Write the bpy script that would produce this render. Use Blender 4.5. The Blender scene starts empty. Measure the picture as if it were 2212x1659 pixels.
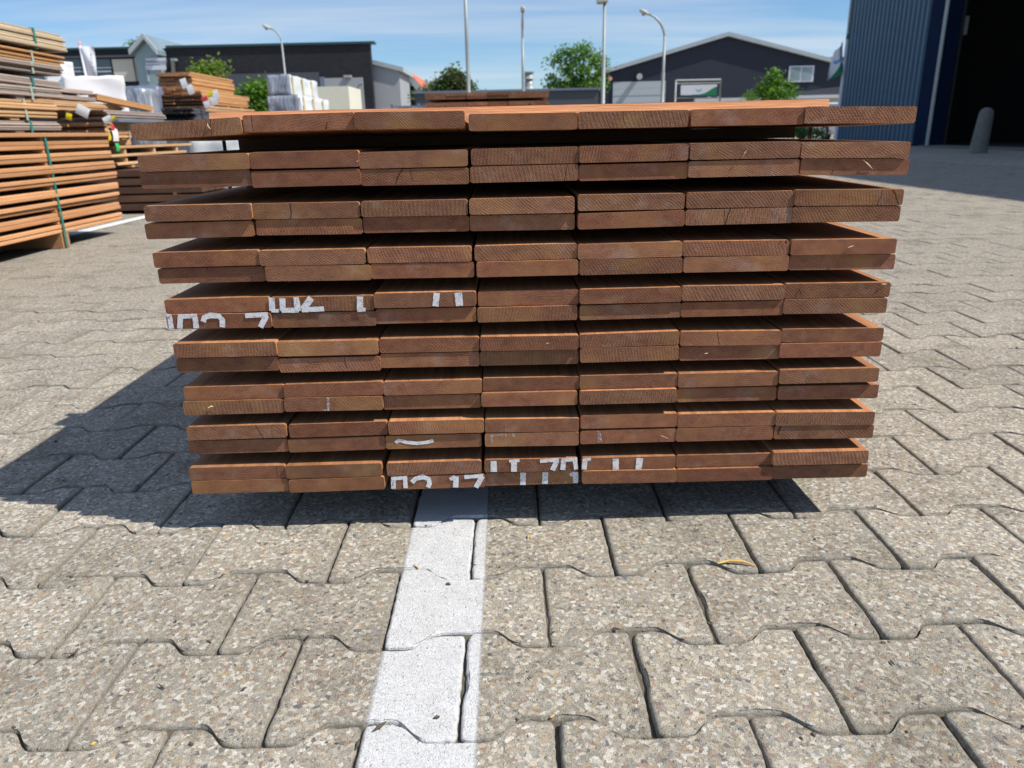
import bpy, math, random
import numpy as np
from mathutils import Matrix, Vector, noise

random.seed(7)
R = math.radians
scene = bpy.context.scene

# ------------------------------------------------------------------ camera
F, CU, CV, EYE = 1620.0, 1106.0, 829.5, 0.58
PITCH = math.atan((CV - 285.0) / F)
ROLL = R(1.25)
cp, sp, cr, sr = math.cos(PITCH), math.sin(PITCH), math.cos(ROLL), math.sin(ROLL)
FWD = Vector((0, cp, -sp))
UP0 = Vector((0, sp, cp))
CX = Vector((1, 0, 0)) * cr - UP0 * sr
CY = Vector((1, 0, 0)) * sr + UP0 * cr
CAM = Vector((0, 0, EYE))
cam_data = bpy.data.cameras.new("camera")
cam = bpy.data.objects.new("camera", cam_data)
scene.collection.objects.link(cam)
cam.matrix_world = Matrix(((CX.x, CY.x, -FWD.x, CAM.x), (CX.y, CY.y, -FWD.y, CAM.y), (CX.z, CY.z, -FWD.z, CAM.z), (0, 0, 0, 1)))
cam_data.sensor_width = 36.0
cam_data.lens = F / 2212.0 * 36.0
cam_data.clip_start = 0.05
cam_data.clip_end = 2000.0
cam_data.dof.use_dof = True
cam_data.dof.focus_distance = 1.02
cam_data.dof.aperture_fstop = 9.0
scene.camera = cam

# ------------------------------------------------------------------ sky, sun, exposure
SUN = Vector((0.78, -0.23, 1.0)).normalized()
SUN_EL = math.asin(SUN.z)
SUN_ROT = math.atan2(SUN.x, SUN.y)
world = bpy.data.worlds.new("World")
scene.world = world
world.use_nodes = True
wn, wl = world.node_tree.nodes, world.node_tree.links
wn.clear()
w_out = wn.new("ShaderNodeOutputWorld")
w_bg = wn.new("ShaderNodeBackground")
w_bg.inputs["Strength"].default_value = 0.092
sky = wn.new("ShaderNodeTexSky")
sky.sky_type = 'NISHITA'
sky.sun_disc = False
sky.sun_elevation = SUN_EL
sky.sun_rotation = SUN_ROT
sky.air_density = 1.0
sky.dust_density = 0.0
sky.ozone_density = 3.2
# thin cirrus streaks: noise over the direction projected on a high layer
w_tc = wn.new("ShaderNodeTexCoord")
w_sep = wn.new("ShaderNodeSeparateXYZ")
wl.new(w_tc.outputs["Generated"], w_sep.inputs[0])
w_z = wn.new("ShaderNodeMath"); w_z.operation = 'MAXIMUM'; w_z.inputs[1].default_value = 0.02
wl.new(w_sep.outputs["Z"], w_z.inputs[0])
w_z2 = wn.new("ShaderNodeMath"); w_z2.operation = 'ADD'; w_z2.inputs[1].default_value = 0.10
wl.new(w_z.outputs[0], w_z2.inputs[0])
w_dx = wn.new("ShaderNodeMath"); w_dx.operation = 'DIVIDE'
w_dy = wn.new("ShaderNodeMath"); w_dy.operation = 'DIVIDE'
wl.new(w_sep.outputs["X"], w_dx.inputs[0]); wl.new(w_z2.outputs[0], w_dx.inputs[1])
wl.new(w_sep.outputs["Y"], w_dy.inputs[0]); wl.new(w_z2.outputs[0], w_dy.inputs[1])
w_comb = wn.new("ShaderNodeCombineXYZ")
wl.new(w_dx.outputs[0], w_comb.inputs[0]); wl.new(w_dy.outputs[0], w_comb.inputs[1])
w_map = wn.new("ShaderNodeMapping")
w_map.inputs["Rotation"].default_value = (0, 0, R(9))
w_map.inputs["Scale"].default_value = (0.30, 1.25, 1.0)
wl.new(w_comb.outputs[0], w_map.inputs["Vector"])
w_noise = wn.new("ShaderNodeTexNoise")
w_noise.inputs["Scale"].default_value = 1.1
w_noise.inputs["Detail"].default_value = 6.0
w_noise.inputs["Roughness"].default_value = 0.52
w_noise.inputs["Distortion"].default_value = 0.4
wl.new(w_map.outputs[0], w_noise.inputs["Vector"])
w_ramp = wn.new("ShaderNodeValToRGB")
w_ramp.color_ramp.elements[0].position = 0.38
w_ramp.color_ramp.elements[0].color = (0, 0, 0, 1)
w_ramp.color_ramp.elements[1].position = 0.70
w_ramp.color_ramp.elements[1].color = (0.7, 0.7, 0.7, 1)
wl.new(w_noise.outputs["Fac"], w_ramp.inputs[0])
w_mix = wn.new("ShaderNodeMixRGB")
w_mix.inputs[2].default_value = (7.0, 7.8, 8.9, 1)
wl.new(w_ramp.outputs[0], w_mix.inputs[0])
w_tint = wn.new("ShaderNodeMixRGB"); w_tint.blend_type = 'MULTIPLY'
w_tint.inputs[0].default_value = 1.0
w_tint.inputs[2].default_value = (0.84, 1.05, 1.27, 1)
wl.new(sky.outputs[0], w_tint.inputs[1])
wl.new(w_tint.outputs[0], w_mix.inputs[1])
wl.new(w_mix.outputs[0], w_bg.inputs["Color"])
wl.new(w_bg.outputs[0], w_out.inputs[0])

sun_data = bpy.data.lights.new("sun", 'SUN')
sun_data.energy = 5.0
sun_data.angle = R(0.53)
sun_data.color = (1.0, 0.95, 0.87)
sun = bpy.data.objects.new("sun", sun_data)
scene.collection.objects.link(sun)
sun.rotation_euler = SUN.to_track_quat('Z', 'Y').to_euler()
sun.location = (6, -3, 12)

scene.view_settings.view_transform = 'Standard'
scene.view_settings.look = 'None'
scene.view_settings.gamma = 1.0
scene.view_settings.use_curve_mapping = False
scene.view_settings.exposure = 0.08
scene.cycles.use_denoising = True
scene.cycles.max_bounces = 6
scene.cycles.diffuse_bounces = 1
scene.cycles.transparent_max_bounces = 8


# ------------------------------------------------------------------ helpers: place in the world from a sight line at a known distance
def ray(u, v):
    return FWD + CX * ((u - CU) / F) + CY * ((CV - v) / F)


def at_y(u, v, y):
    d = ray(u, v)
    return CAM + d * (y / d.y)


def on_ground(u, v, z=0.0):
    d = ray(u, v)
    return CAM + d * ((z - EYE) / d.z)


def at_x(u, v, x):
    d = ray(u, v)
    return CAM + d * (x / d.x)


# ------------------------------------------------------------------ helpers: materials
class NT:
    def __init__(s, name):
        s.mat = bpy.data.materials.new(name)
        s.mat.use_nodes = True
        s.n, s.l = s.mat.node_tree.nodes, s.mat.node_tree.links
        s.n.clear()
        s.out = s.n.new("ShaderNodeOutputMaterial")

    def put(s, sock, val):
        if val is None:
            return
        if isinstance(val, bpy.types.NodeSocket):
            s.l.new(val, sock)
        else:
            if isinstance(val, (int, float)) and sock.type in ('RGBA', 'VECTOR'):
                val = (val,) * 3
            if sock.type == 'RGBA' and len(val) == 3:
                val = tuple(val) + (1.0,)
            sock.default_value = val

    def node(s, typ, ins=None, out=0, **props):
        n = s.n.new(typ)
        for k, v in props.items():
            setattr(n, k, v)
        for k, v in (ins or {}).items():
            s.put(n.inputs[k], v)
        return n.outputs[out] if out is not None else n

    def math(s, op, a, b=None, c=None, clamp=False):
        return s.node("ShaderNodeMath", {0: a, 1: b, 2: c}, operation=op, use_clamp=clamp)

    def ramp(s, fac, stops, interp='LINEAR'):
        n = s.n.new("ShaderNodeValToRGB")
        cr_ = n.color_ramp
        cr_.interpolation = interp
        while len(cr_.elements) < len(stops):
            cr_.elements.new(0.5)
        for e, (p, c) in zip(cr_.elements, stops):
            e.position = p
            e.color = (c, c, c, 1) if isinstance(c, (int, float)) else tuple(c) + (1,)
        s.put(n.inputs[0], fac)
        return n.outputs[0]

    def mix(s, fac, a, b, blend='MIX'):
        return s.node("ShaderNodeMixRGB", {0: fac, 1: a, 2: b}, blend_type=blend)

    def noise(s, vec, scale, detail=4, rough=0.55, dist=0.0, out=0):
        return s.node("ShaderNodeTexNoise", {"Vector": vec, "Scale": scale, "Detail": detail, "Roughness": rough, "Distortion": dist}, out)

    def mapping(s, vec, loc=None, rot=None, scale=None):
        return s.node("ShaderNodeMapping", {"Vector": vec, "Location": loc, "Rotation": rot, "Scale": scale})

    def bump(s, height, strength, dist, normal=None):
        return s.node("ShaderNodeBump", {"Height": height, "Strength": strength, "Distance": dist, "Normal": normal})

    def finish(s, color, rough=0.7, normal=None, metallic=0.0, spec=0.4, alpha=None, **more):
        b = s.n.new("ShaderNodeBsdfPrincipled")
        s.put(b.inputs["Base Color"], color)
        s.put(b.inputs["Roughness"], rough)
        s.put(b.inputs["Metallic"], metallic)
        s.put(b.inputs["Specular IOR Level"], spec)
        s.put(b.inputs["Normal"], normal)
        s.put(b.inputs["Alpha"], alpha)
        for k, v in more.items():
            s.put(b.inputs[k.replace("_", " ")], v)
        s.l.new(b.outputs[0], s.out.inputs[0])
        return s.mat


def flat(name, color, rough=0.6, metallic=0.0, var=0.12, scale=3.0, spec=0.4, bump=0.0):
    t = NT(name)
    pos = t.node("ShaderNodeNewGeometry", out=0)
    n = t.noise(pos, scale, 6, 0.6)
    n2 = t.noise(pos, scale * 9.0, 3, 0.6)
    f = t.math('ADD', t.math('MULTIPLY', n, 0.7), t.math('MULTIPLY', n2, 0.3))
    c = t.ramp(f, [(0.3, tuple(x * (1 - var) for x in color)), (0.7, tuple(min(1, x * (1 + var)) for x in color))])
    nm = t.bump(n2, bump, 0.01 if bump < 1 else 0.05) if bump else None
    return t.finish(c, rough, nm, metallic, spec)


def board_side(name, dark, light, grain=1.0, rough=0.72, along='Y'):
    t = NT(name)
    rnd = t.node("ShaderNodeObjectInfo", out=5)
    tc = t.node("ShaderNodeTexCoord", out=3)
    off = t.node("ShaderNodeCombineXYZ", {0: t.math('MULTIPLY', rnd, 37.0), 1: t.math('MULTIPLY', rnd, 91.0), 2: t.math('MULTIPLY', rnd, 13.0)})
    v = t.node("ShaderNodeVectorMath", {0: tc, 1: off}, operation='ADD')
    sc = (70, 2.2, 70) if along == 'Y' else (2.2, 70, 70)
    g1 = t.noise(t.mapping(v, scale=sc), 1.0, 5, 0.6, 0.3)
    sc2 = (260, 14, 260) if along == 'Y' else (14, 260, 260)
    g2 = t.noise(t.mapping(v, scale=sc2), 1.0, 3, 0.6)
    big = t.noise(v, 3.0, 3, 0.5)
    f = t.math('ADD', t.math('MULTIPLY', g1, 0.5), t.math('ADD', t.math('MULTIPLY', g2, 0.25), t.math('MULTIPLY', big, 0.25)))
    c = t.ramp(f, [(0.32, dark), (0.68, light)])
    tone = t.math('MULTIPLY_ADD', rnd, 0.5, 0.76)
    c = t.mix(1.0, c, t.node("ShaderNodeCombineXYZ", {0: tone, 1: tone, 2: tone}), 'MULTIPLY')
    hue = t.mix(t.math('MULTIPLY', t.math('FRACT', t.math('MULTIPLY', rnd, 7.31)), 0.35), c, t.mix(1.0, c, (1.15, 0.9, 0.78), 'MULTIPLY'))
    nm = t.bump(t.math('ADD', g1, g2), 0.35 * grain, 0.002)
    return t.finish(hue, rough, nm, spec=0.3)


def board_end(name, dark, light, gold, rough=0.8):
    """sawn end grain: growth rings round a pith that lies somewhere else for every board, pores, stains"""
    t = NT(name)
    rnd = t.node("ShaderNodeObjectInfo", out=5)
    tc = t.node("ShaderNodeTexCoord", out=3)
    r2 = t.math('FRACT', t.math('MULTIPLY', rnd, 17.77))
    r3 = t.math('FRACT', t.math('MULTIPLY', rnd, 53.31))
    r4 = t.math('FRACT', t.math('MULTIPLY', rnd, 131.7))
    off = t.node("ShaderNodeCombineXYZ", {0: t.math('MULTIPLY', rnd, 31.0), 1: t.math('MULTIPLY', r2, 17.0), 2: t.math('MULTIPLY', r3, 23.0)})
    v = t.node("ShaderNodeVectorMath", {0: tc, 1: off}, operation='ADD')
    warp = t.noise(v, 28.0, 3, 0.5, 0, 1)
    wv = t.node("ShaderNodeVectorMath", {0: t.node("ShaderNodeVectorMath", {0: warp, 1: (0.5, 0.5, 0.5)}, operation='SUBTRACT'), 1: (0.012, 0.012, 0.012)}, operation='MULTIPLY')
    p = t.node("ShaderNodeVectorMath", {0: tc, 1: wv}, operation='ADD')
    pith = t.node("ShaderNodeCombineXYZ", {0: t.math('MULTIPLY', t.math('SUBTRACT', r2, 0.5), 0.42), 1: 0.0, 2: t.math('ADD', t.math('MULTIPLY', r3, -0.25), -0.02)})
    d = t.node("ShaderNodeVectorMath", {0: p, 1: pith}, operation='SUBTRACT')
    d = t.node("ShaderNodeVectorMath", {0: d, 1: (1, 0, 1)}, operation='MULTIPLY')
    dist = t.node("ShaderNodeVectorMath", {0: d}, 1, operation='LENGTH')
    freq = t.math('MULTIPLY_ADD', r4, 900.0, 1500.0)
    ring = t.math('MULTIPLY_ADD', t.math('SINE', t.math('MULTIPLY', dist, freq)), 0.5, 0.5)
    pores = t.noise(v, 520.0, 2, 0.7)
    # faint parallel saw marks, each board cut at its own slant
    slant = t.node("ShaderNodeSeparateXYZ", {0: p}, None)
    saw = t.math('ADD', slant.outputs[0], t.math('MULTIPLY', slant.outputs[2], t.math('MULTIPLY_ADD', r3, 3.0, -0.4)))
    saw = t.math('MULTIPLY_ADD', t.math('SINE', t.math('MULTIPLY', saw, t.math('MULTIPLY_ADD', r2, 700.0, 1100.0))), 0.5, 0.5)
    mid = t.noise(t.mapping(v, scale=(1, 0.2, 1.6)), 60.0, 4, 0.6)
    big = t.noise(v, 11.0, 4, 0.55)
    ringw = t.math('MULTIPLY', t.math('MULTIPLY_ADD', r4, 0.26, 0.13), t.noise(v, 40.0, 2, 0.5))
    f = t.math('ADD', t.math('MULTIPLY', ring, ringw), t.math('ADD', t.math('MULTIPLY', pores, 0.26), t.math('ADD', t.math('MULTIPLY', saw, 0.10), t.math('MULTIPLY', mid, 0.42))))
    c = t.ramp(f, [(0.22, dark), (0.60, light)])
    c = t.mix(t.ramp(big, [(0.50, 0.0), (0.72, 0.65)]), c, gold)
    grey = t.noise(v, 23.0, 5, 0.65)
    c = t.mix(t.ramp(grey, [(0.56, 0.0), (0.80, 0.42)]), c, (0.40, 0.35, 0.31))
    tone = t.math('MULTIPLY_ADD', t.math('FRACT', t.math('MULTIPLY', rnd, 301.3)), 0.42, 0.77)
    c = t.mix(1.0, c, t.node("ShaderNodeCombineXYZ", {0: tone, 1: tone, 2: tone}), 'MULTIPLY')
    red = t.mix(t.math('MULTIPLY', r2, 0.6), c, t.mix(1.0, c, (1.10, 0.82, 0.76), 'MULTIPLY'))
    # drying checks: a few thin dark cracks
    ck = t.node("ShaderNodeTexVoronoi", {"Vector": t.mapping(t.node("ShaderNodeVectorMath", {0: v, 1: t.node("ShaderNodeVectorMath", {0: warp, 1: (0.012, 0, 0.012)}, operation='MULTIPLY')}, operation='ADD'), rot=(0, 0.5, 0), scale=(9, 0.2, 2.0)), "Scale": 1.0}, 0, feature='DISTANCE_TO_EDGE')
    crk = t.math('MULTIPLY', t.math('LESS_THAN', ck, 0.0035), t.math('GREATER_THAN', t.noise(v, 9.0, 1), 0.66))
    red = t.mix(t.math('MULTIPLY', crk, 0.8), red, (0.012, 0.008, 0.006))
    h = t.math('ADD', t.math('MULTIPLY', t.math('MULTIPLY', ring, r4), 0.06), t.math('ADD', t.math('MULTIPLY', pores, 0.6), t.math('ADD', t.math('MULTIPLY', saw, 0.15), t.math('MULTIPLY', mid, 0.6))))
    nm = t.bump(h, 0.7, 0.0018)
    return t.finish(red, rough, nm, spec=0.25)


def stone_nodes(t, pos):
    """exposed pebble aggregate in grey concrete; returns colour and height"""
    def layer(scale, cover_lo, cover_hi):
        n = t.node("ShaderNodeTexVoronoi", {"Vector": pos, "Scale": scale, "Randomness": 1.0}, None, feature='F1')
        d, col = n.outputs[0], n.outputs[1]
        rr = t.node("ShaderNodeSeparateColor", {0: col}, None)
        size = t.math('MULTIPLY_ADD', rr.outputs[1], cover_hi - cover_lo, cover_lo)
        m = t.math('SUBTRACT', 1.0, t.math('DIVIDE', d, size), clamp=True)
        mask = t.math('MULTIPLY', m, 5.0, clamp=True)
        dome = t.math('POWER', m, 0.6)
        return rr.outputs[0], mask, dome
    pal = [(0.0, (0.46, 0.42, 0.36)), (0.13, (0.36, 0.315, 0.26)), (0.25, (0.58, 0.54, 0.47)), (0.36, (0.27, 0.24, 0.20)), (0.46, (0.42, 0.32, 0.21)), (0.53, (0.33, 0.32, 0.30)),
           (0.64, (0.52, 0.46, 0.37)), (0.76, (0.14, 0.14, 0.145)), (0.80, (0.31, 0.22, 0.175)), (0.87, (0.66, 0.63, 0.57)), (0.95, (0.29, 0.29, 0.25))]
    warp = t.noise(pos, 150.0, 2, 0.5, 0, 1)
    pos = t.node("ShaderNodeVectorMath", {0: pos, 1: t.node("ShaderNodeVectorMath", {0: warp, 1: (0.005, 0.005, 0.005)}, operation='MULTIPLY')}, operation='ADD')
    r1, m1, d1 = layer(210.0, -1.1, 0.46)
    r2, m2, d2 = layer(500.0, -0.2, 0.50)
    r3, m3, d3 = layer(900.0, 0.10, 0.56)
    fine = t.noise(pos, 900.0, 3, 0.7)
    broad = t.noise(pos, 2.2, 5, 0.6)
    base = t.ramp(fine, [(0.3, (0.262, 0.236, 0.188)), (0.7, (0.455, 0.418, 0.342))])
    c = t.mix(t.math('MULTIPLY', m3, 0.45), base, t.ramp(r3, pal, 'CONSTANT'))
    c = t.mix(t.math('MULTIPLY', m2, 0.6), c, t.ramp(r2, pal, 'CONSTANT'))
    c = t.mix(t.math('MULTIPLY', m1, 0.85), c, t.ramp(r1, pal, 'CONSTANT'))
    c = t.mix(1.0, c, t.ramp(broad, [(0.3, (1.08, 1.07, 1.035)), (0.7, (1.24, 1.23, 1.20))]), 'MULTIPLY')
    spots = t.noise(pos, 6.0, 6, 0.7)
    c = t.mix(1.0, c, t.ramp(spots, [(0.32, (0.66, 0.65, 0.63)), (0.48, (1.0, 1.0, 1.0))]), 'MULTIPLY')
    h = t.math('ADD', t.math('MULTIPLY', d1, 1.0), t.math('ADD', t.math('MULTIPLY', d2, 0.6), t.math('ADD', t.math('MULTIPLY', d3, 0.3), t.math('MULTIPLY', fine, 0.35))))
    return c, h


def paver_mat():
    t = NT("exposed_aggregate_concrete")
    pos = t.node("ShaderNodeNewGeometry", out=0)
    c, h = stone_nodes(t, pos)
    edge = t.node("ShaderNodeAttribute", out=2, attribute_name="edge")
    n = t.noise(pos, 140.0, 3, 0.6)
    e = t.math('MULTIPLY', t.math('SUBTRACT', t.math('ADD', edge, t.math('MULTIPLY', n, 0.8)), 0.62), 2.6, clamp=True)
    gr = t.ramp(t.noise(pos, 700.0, 3, 0.7), [(0.3, (0.24, 0.22, 0.18)), (0.7, (0.40, 0.37, 0.31))])
    c = t.mix(t.math('MULTIPLY', e, 0.65), c, gr)
    rnd = t.node("ShaderNodeObjectInfo", out=5)
    tone = t.math('MULTIPLY_ADD', rnd, 0.17, 0.91)
    c = t.mix(1.0, c, t.node("ShaderNodeCombineXYZ", {0: tone, 1: tone, 2: tone}), 'MULTIPLY')
    nm = t.bump(h, 0.9, 0.0028)
    return t.finish(c, 0.82, nm, spec=0.25)


def paint_mat():
    """white road paint over the rough pavers, sprayed with a soft worn edge"""
    t = NT("white_line_paint")
    pos = t.node("ShaderNodeNewGeometry", out=0)
    _, h = stone_nodes(t, pos)
    x = t.node("ShaderNodeSeparateXYZ", {0: pos}, 0)
    a1 = t.math('MULTIPLY', t.math('ADD', x, 0.166), 75.0, clamp=True)
    a2 = t.math('MULTIPLY', t.math('SUBTRACT', -0.039, x), 110.0, clamp=True)
    a = t.math('MULTIPLY', a1, a2)
    n = t.noise(pos, 380.0, 4, 0.7)
    a = t.math('MULTIPLY', t.math('SUBTRACT', t.math('ADD', a, t.math('MULTIPLY', n, 0.7)), 0.62), 2.2, clamp=True)
    dirt = t.noise(pos, 30.0, 5, 0.65)
    c = t.ramp(dirt, [(0.3, (0.66, 0.66, 0.65)), (0.7, (0.76, 0.76, 0.76))])
    nm = t.bump(h, 0.8, 0.0028)
    return t.finish(c, 0.65, nm, spec=0.3, alpha=a)


def far_paving():
    t = NT("distant_paving")
    pos = t.node("ShaderNodeNewGeometry", out=0)
    n1 = t.noise(pos, 60.0, 4, 0.7)
    n2 = t.noise(pos, 0.5, 5, 0.6)
    c = t.ramp(n1, [(0.3, (0.35, 0.325, 0.275)), (0.7, (0.49, 0.455, 0.39))])
    c = t.mix(1.0, c, t.ramp(n2, [(0.3, (0.85, 0.84, 0.82)), (0.7, (1.08, 1.07, 1.06))]), 'MULTIPLY')
    rows = t.node("ShaderNodeTexBrick", {"Vector": pos, "Color1": (1, 1, 1), "Color2": (0.93, 0.93, 0.92), "Mortar": (0.45, 0.43, 0.40), "Scale": 1.0, "Mortar Size": 0.006, "Brick Width": 0.2, "Row Height": 0.1425}, 0)
    c = t.mix(1.0, c, rows, 'MULTIPLY')
    return t.finish(c, 0.85, t.bump(n1, 0.4, 0.004), spec=0.25)


def chalk_mat(name, cover):
    t = NT(name)
    pos = t.node("ShaderNodeNewGeometry", out=0)
    n = t.noise(pos, 900.0, 3, 0.7)
    n2 = t.noise(pos, 160.0, 4, 0.6)
    f = t.math('ADD', t.math('MULTIPLY', n, 0.6), t.math('MULTIPLY', n2, 0.4))
    a = t.ramp(f, [(cover - 0.07, 0.0), (cover + 0.07, 0.96)])
    return t.finish((0.80, 0.80, 0.82), 0.8, t.bump(n, 0.3, 0.001), spec=0.2, alpha=a)


def leaf_mat(name, a, b, c):
    t = NT(name)
    r = t.node("ShaderNodeNewGeometry", out=8)
    col = t.ramp(r, [(0.0, a), (0.5, b), (1.0, c)])
    bs = t.n.new("ShaderNodeBsdfPrincipled")
    t.put(bs.inputs["Base Color"], col)
    bs.inputs["Roughness"].default_value = 0.55
    tr = t.n.new("ShaderNodeBsdfTranslucent")
    t.put(tr.inputs[0], t.mix(1.0, col, (1.5, 1.7, 0.6), 'MULTIPLY'))
    mx = t.n.new("ShaderNodeMixShader")
    mx.inputs[0].default_value = 0.35
    t.l.new(bs.outputs[0], mx.inputs[1]); t.l.new(tr.outputs[0], mx.inputs[2])
    t.l.new(mx.outputs[0], t.out.inputs[0])
    return t.mat


def brick_mat():
    t = NT("black_brick")
    tc = t.node("ShaderNodeTexCoord", out=3)
    sp_ = t.node("ShaderNodeSeparateXYZ", {0: tc}, None)
    uv = t.node("ShaderNodeCombineXYZ", {0: t.math('ADD', sp_.outputs[0], sp_.outputs[1]), 1: sp_.outputs[2], 2: 0.0})
    b = t.node("ShaderNodeTexBrick", {"Vector": uv, "Color1": (0.020, 0.020, 0.026), "Color2": (0.034, 0.033, 0.040), "Mortar": (0.016, 0.016, 0.019), "Scale": 1.0, "Mortar Size": 0.012, "Brick Width": 0.22, "Row Height": 0.075}, 0)
    n = t.noise(tc, 0.45, 6, 0.65)
    c = t.mix(t.ramp(n, [(0.5, 0.0), (0.8, 0.35)]), b, (0.06, 0.06, 0.07))
    return t.finish(c, 0.75, spec=0.3)


M = {}
M['wood_side'] = board_side("hardwood_planed_side", (0.22, 0.092, 0.040), (0.62, 0.30, 0.135))
M['wood_end'] = board_end("hardwood_sawn_end", (0.095, 0.043, 0.026), (0.305, 0.147, 0.083), (0.36, 0.205, 0.078))
M['rough_cross'] = board_side("rough_sawn_batten", (0.46, 0.19, 0.085), (0.78, 0.39, 0.19), 2.2, along='X')
M['orange_side'] = board_side("orange_hardwood", (0.46, 0.22, 0.098), (0.70, 0.39, 0.195))
M['tan_side'] = board_side("tan_softwood", (0.46, 0.27, 0.135), (0.74, 0.49, 0.27))
M['blond_side'] = board_side("blond_softwood", (0.44, 0.35, 0.235), (0.68, 0.57, 0.41))
M['grey_side'] = board_side("weathered_grey_boards", (0.26, 0.21, 0.185), (0.50, 0.43, 0.385))
M['brown_side'] = board_side("brown_boards", (0.40, 0.20, 0.078), (0.64, 0.37, 0.165))
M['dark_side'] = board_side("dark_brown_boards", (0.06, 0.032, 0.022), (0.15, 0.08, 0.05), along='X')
M['slate_side'] = board_side("slate_grey_composite", (0.045, 0.05, 0.065), (0.11, 0.12, 0.15))
M['tan_end'] = board_end("tan_sawn_end", (0.20, 0.10, 0.05), (0.44, 0.25, 0.13), (0.42, 0.26, 0.12))
M['dark_end'] = board_end("dark_sawn_end", (0.055, 0.03, 0.02), (0.17, 0.09, 0.05), (0.2, 0.11, 0.05))
M['black_end'] = board_end("black_composite_end", (0.008, 0.008, 0.010), (0.03, 0.03, 0.035), (0.02, 0.02, 0.022))
M['paver'] = paver_mat()
M['paint'] = paint_mat()
M['far_paving'] = far_paving()
M['sand'] = flat("joint_sand", (0.13, 0.115, 0.085), 0.95, var=0.35, scale=60.0, bump=0.4)
M['line'] = flat("old_line_paint", (0.76, 0.76, 0.74), 0.7, var=0.08, scale=14)
M['chalk'] = chalk_mat("white_marker", 0.425)
M['faint'] = chalk_mat("rubbed_marker", 0.54)
M['strap'] = flat("teal_strap", (0.03, 0.22, 0.19), 0.45, var=0.2)
M['dark_strap'] = flat("dark_green_strap", (0.012, 0.035, 0.028), 0.4)
M['pale_strap'] = flat("pale_green_strap", (0.38, 0.45, 0.38), 0.5)
M['tarp'] = flat("white_plastic_wrap", (0.80, 0.80, 0.82), 0.42, var=0.05, scale=8, bump=0.2)
M['film_plain'] = flat("grey_stretch_film", (0.40, 0.43, 0.48), 0.22, var=0.30, scale=4, spec=0.8, bump=1.0)
def film_mat():
    t = NT("creased_stretch_film")
    pos = t.node("ShaderNodeNewGeometry", out=0)
    a = t.noise(t.mapping(pos, rot=(0.5, 0.3, 0.4), scale=(5, 5, 1.6)), 1.0, 3, 0.55, 1.6)
    b = t.noise(t.mapping(pos, rot=(-0.4, 0.2, 0.9), scale=(9, 9, 2.2)), 1.0, 2, 0.5, 1.0)
    f = t.math('ADD', t.math('MULTIPLY', a, 0.6), t.math('MULTIPLY', b, 0.4))
    c = t.ramp(f, [(0.40, (0.19, 0.215, 0.26)), (0.56, (0.31, 0.345, 0.40)), (0.66, (0.62, 0.65, 0.69))])
    return t.finish(c, 0.18, t.bump(f, 0.7, 0.10), spec=0.8)


M['film'] = film_mat()
M['paleside'] = flat("pale_foil_side", (0.76, 0.80, 0.82), 0.35, var=0.1, scale=5, spec=0.6)
M['batten'] = flat("pale_batten", (0.72, 0.58, 0.36), 0.7)
M['paper'] = flat("white_paper_tag", (0.86, 0.86, 0.86), 0.6, var=0.03)
M['red'] = flat("red_tag", (0.62, 0.05, 0.06), 0.5)
M['yellow'] = flat("yellow_tag", (0.80, 0.60, 0.02), 0.5)
M['green_tag'] = flat("green_tag", (0.04, 0.55, 0.12), 0.5)
M['sheet'] = flat("blue_grey_sheet", (0.16, 0.19, 0.26), 0.35)
M['black_brick'] = brick_mat()
M['navy'] = flat("navy_cladding", (0.020, 0.024, 0.040), 0.6, var=0.12, scale=0.6)
M['trim'] = flat("light_grey_trim", (0.40, 0.44, 0.46), 0.5)
M['teal_trim'] = flat("dark_teal_coping", (0.03, 0.075, 0.08), 0.5)
M['grey_wall'] = flat("mid_grey_wall", (0.075, 0.082, 0.098), 0.7, var=0.1, scale=0.5)
M['pale_grey'] = flat("pale_grey_cladding", (0.36, 0.37, 0.38), 0.6, var=0.05, scale=0.5)
M['door_grey'] = flat("pale_roller_door", (0.42, 0.46, 0.48), 0.5, var=0.04)
M['beige'] = flat("beige_blind", (0.60, 0.56, 0.48), 0.7, var=0.04)
M['cream'] = flat("cream_wall", (0.72, 0.69, 0.56), 0.7, var=0.05)
M['glass'] = flat("tinted_glass", (0.07, 0.10, 0.125), 0.08, var=0.15, scale=0.4, spec=0.8)
M['paleglass'] = flat("pale_glass", (0.24, 0.31, 0.33), 0.08, var=0.15, scale=0.4, spec=0.9)
M['whiteframe'] = flat("white_frame", (0.62, 0.64, 0.70), 0.5, var=0.03)
M['redroof'] = flat("orange_red_tiles", (0.62, 0.17, 0.10), 0.7, var=0.15, scale=3)
M['galv'] = flat("galvanised_steel", (0.34, 0.37, 0.36), 0.5, 0.2, var=0.08)
M['lamp_head'] = flat("lamp_head_grey", (0.50, 0.50, 0.44), 0.45)
M['lamp_glass'] = flat("lamp_lens", (0.28, 0.26, 0.22), 0.2)
M['blue_clad'] = flat("blue_profiled_cladding", (0.085, 0.155, 0.225), 0.5, var=0.10, scale=0.9)
M['blue_trim'] = flat("dark_blue_flashing", (0.008, 0.018, 0.048), 0.9, spec=0.08)
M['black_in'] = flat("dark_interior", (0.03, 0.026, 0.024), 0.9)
M['concrete'] = flat("worn_concrete", (0.17, 0.17, 0.155), 0.9, var=0.25, scale=14, bump=0.5)
M['flag_white'] = flat("flag_cloth", (0.74, 0.75, 0.80), 0.7, var=0.03)
M['flag_green'] = flat("flag_green", (0.02, 0.20, 0.10), 0.7, var=0.05)
M['flag_blue'] = flat("flag_blue", (0.16, 0.38, 0.68), 0.7, var=0.1)
M['flag_red'] = flat("flag_red", (0.75, 0.30, 0.30), 0.7)
M['flag_ink'] = flat("flag_ink", (0.22, 0.22, 0.30), 0.7)
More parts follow.
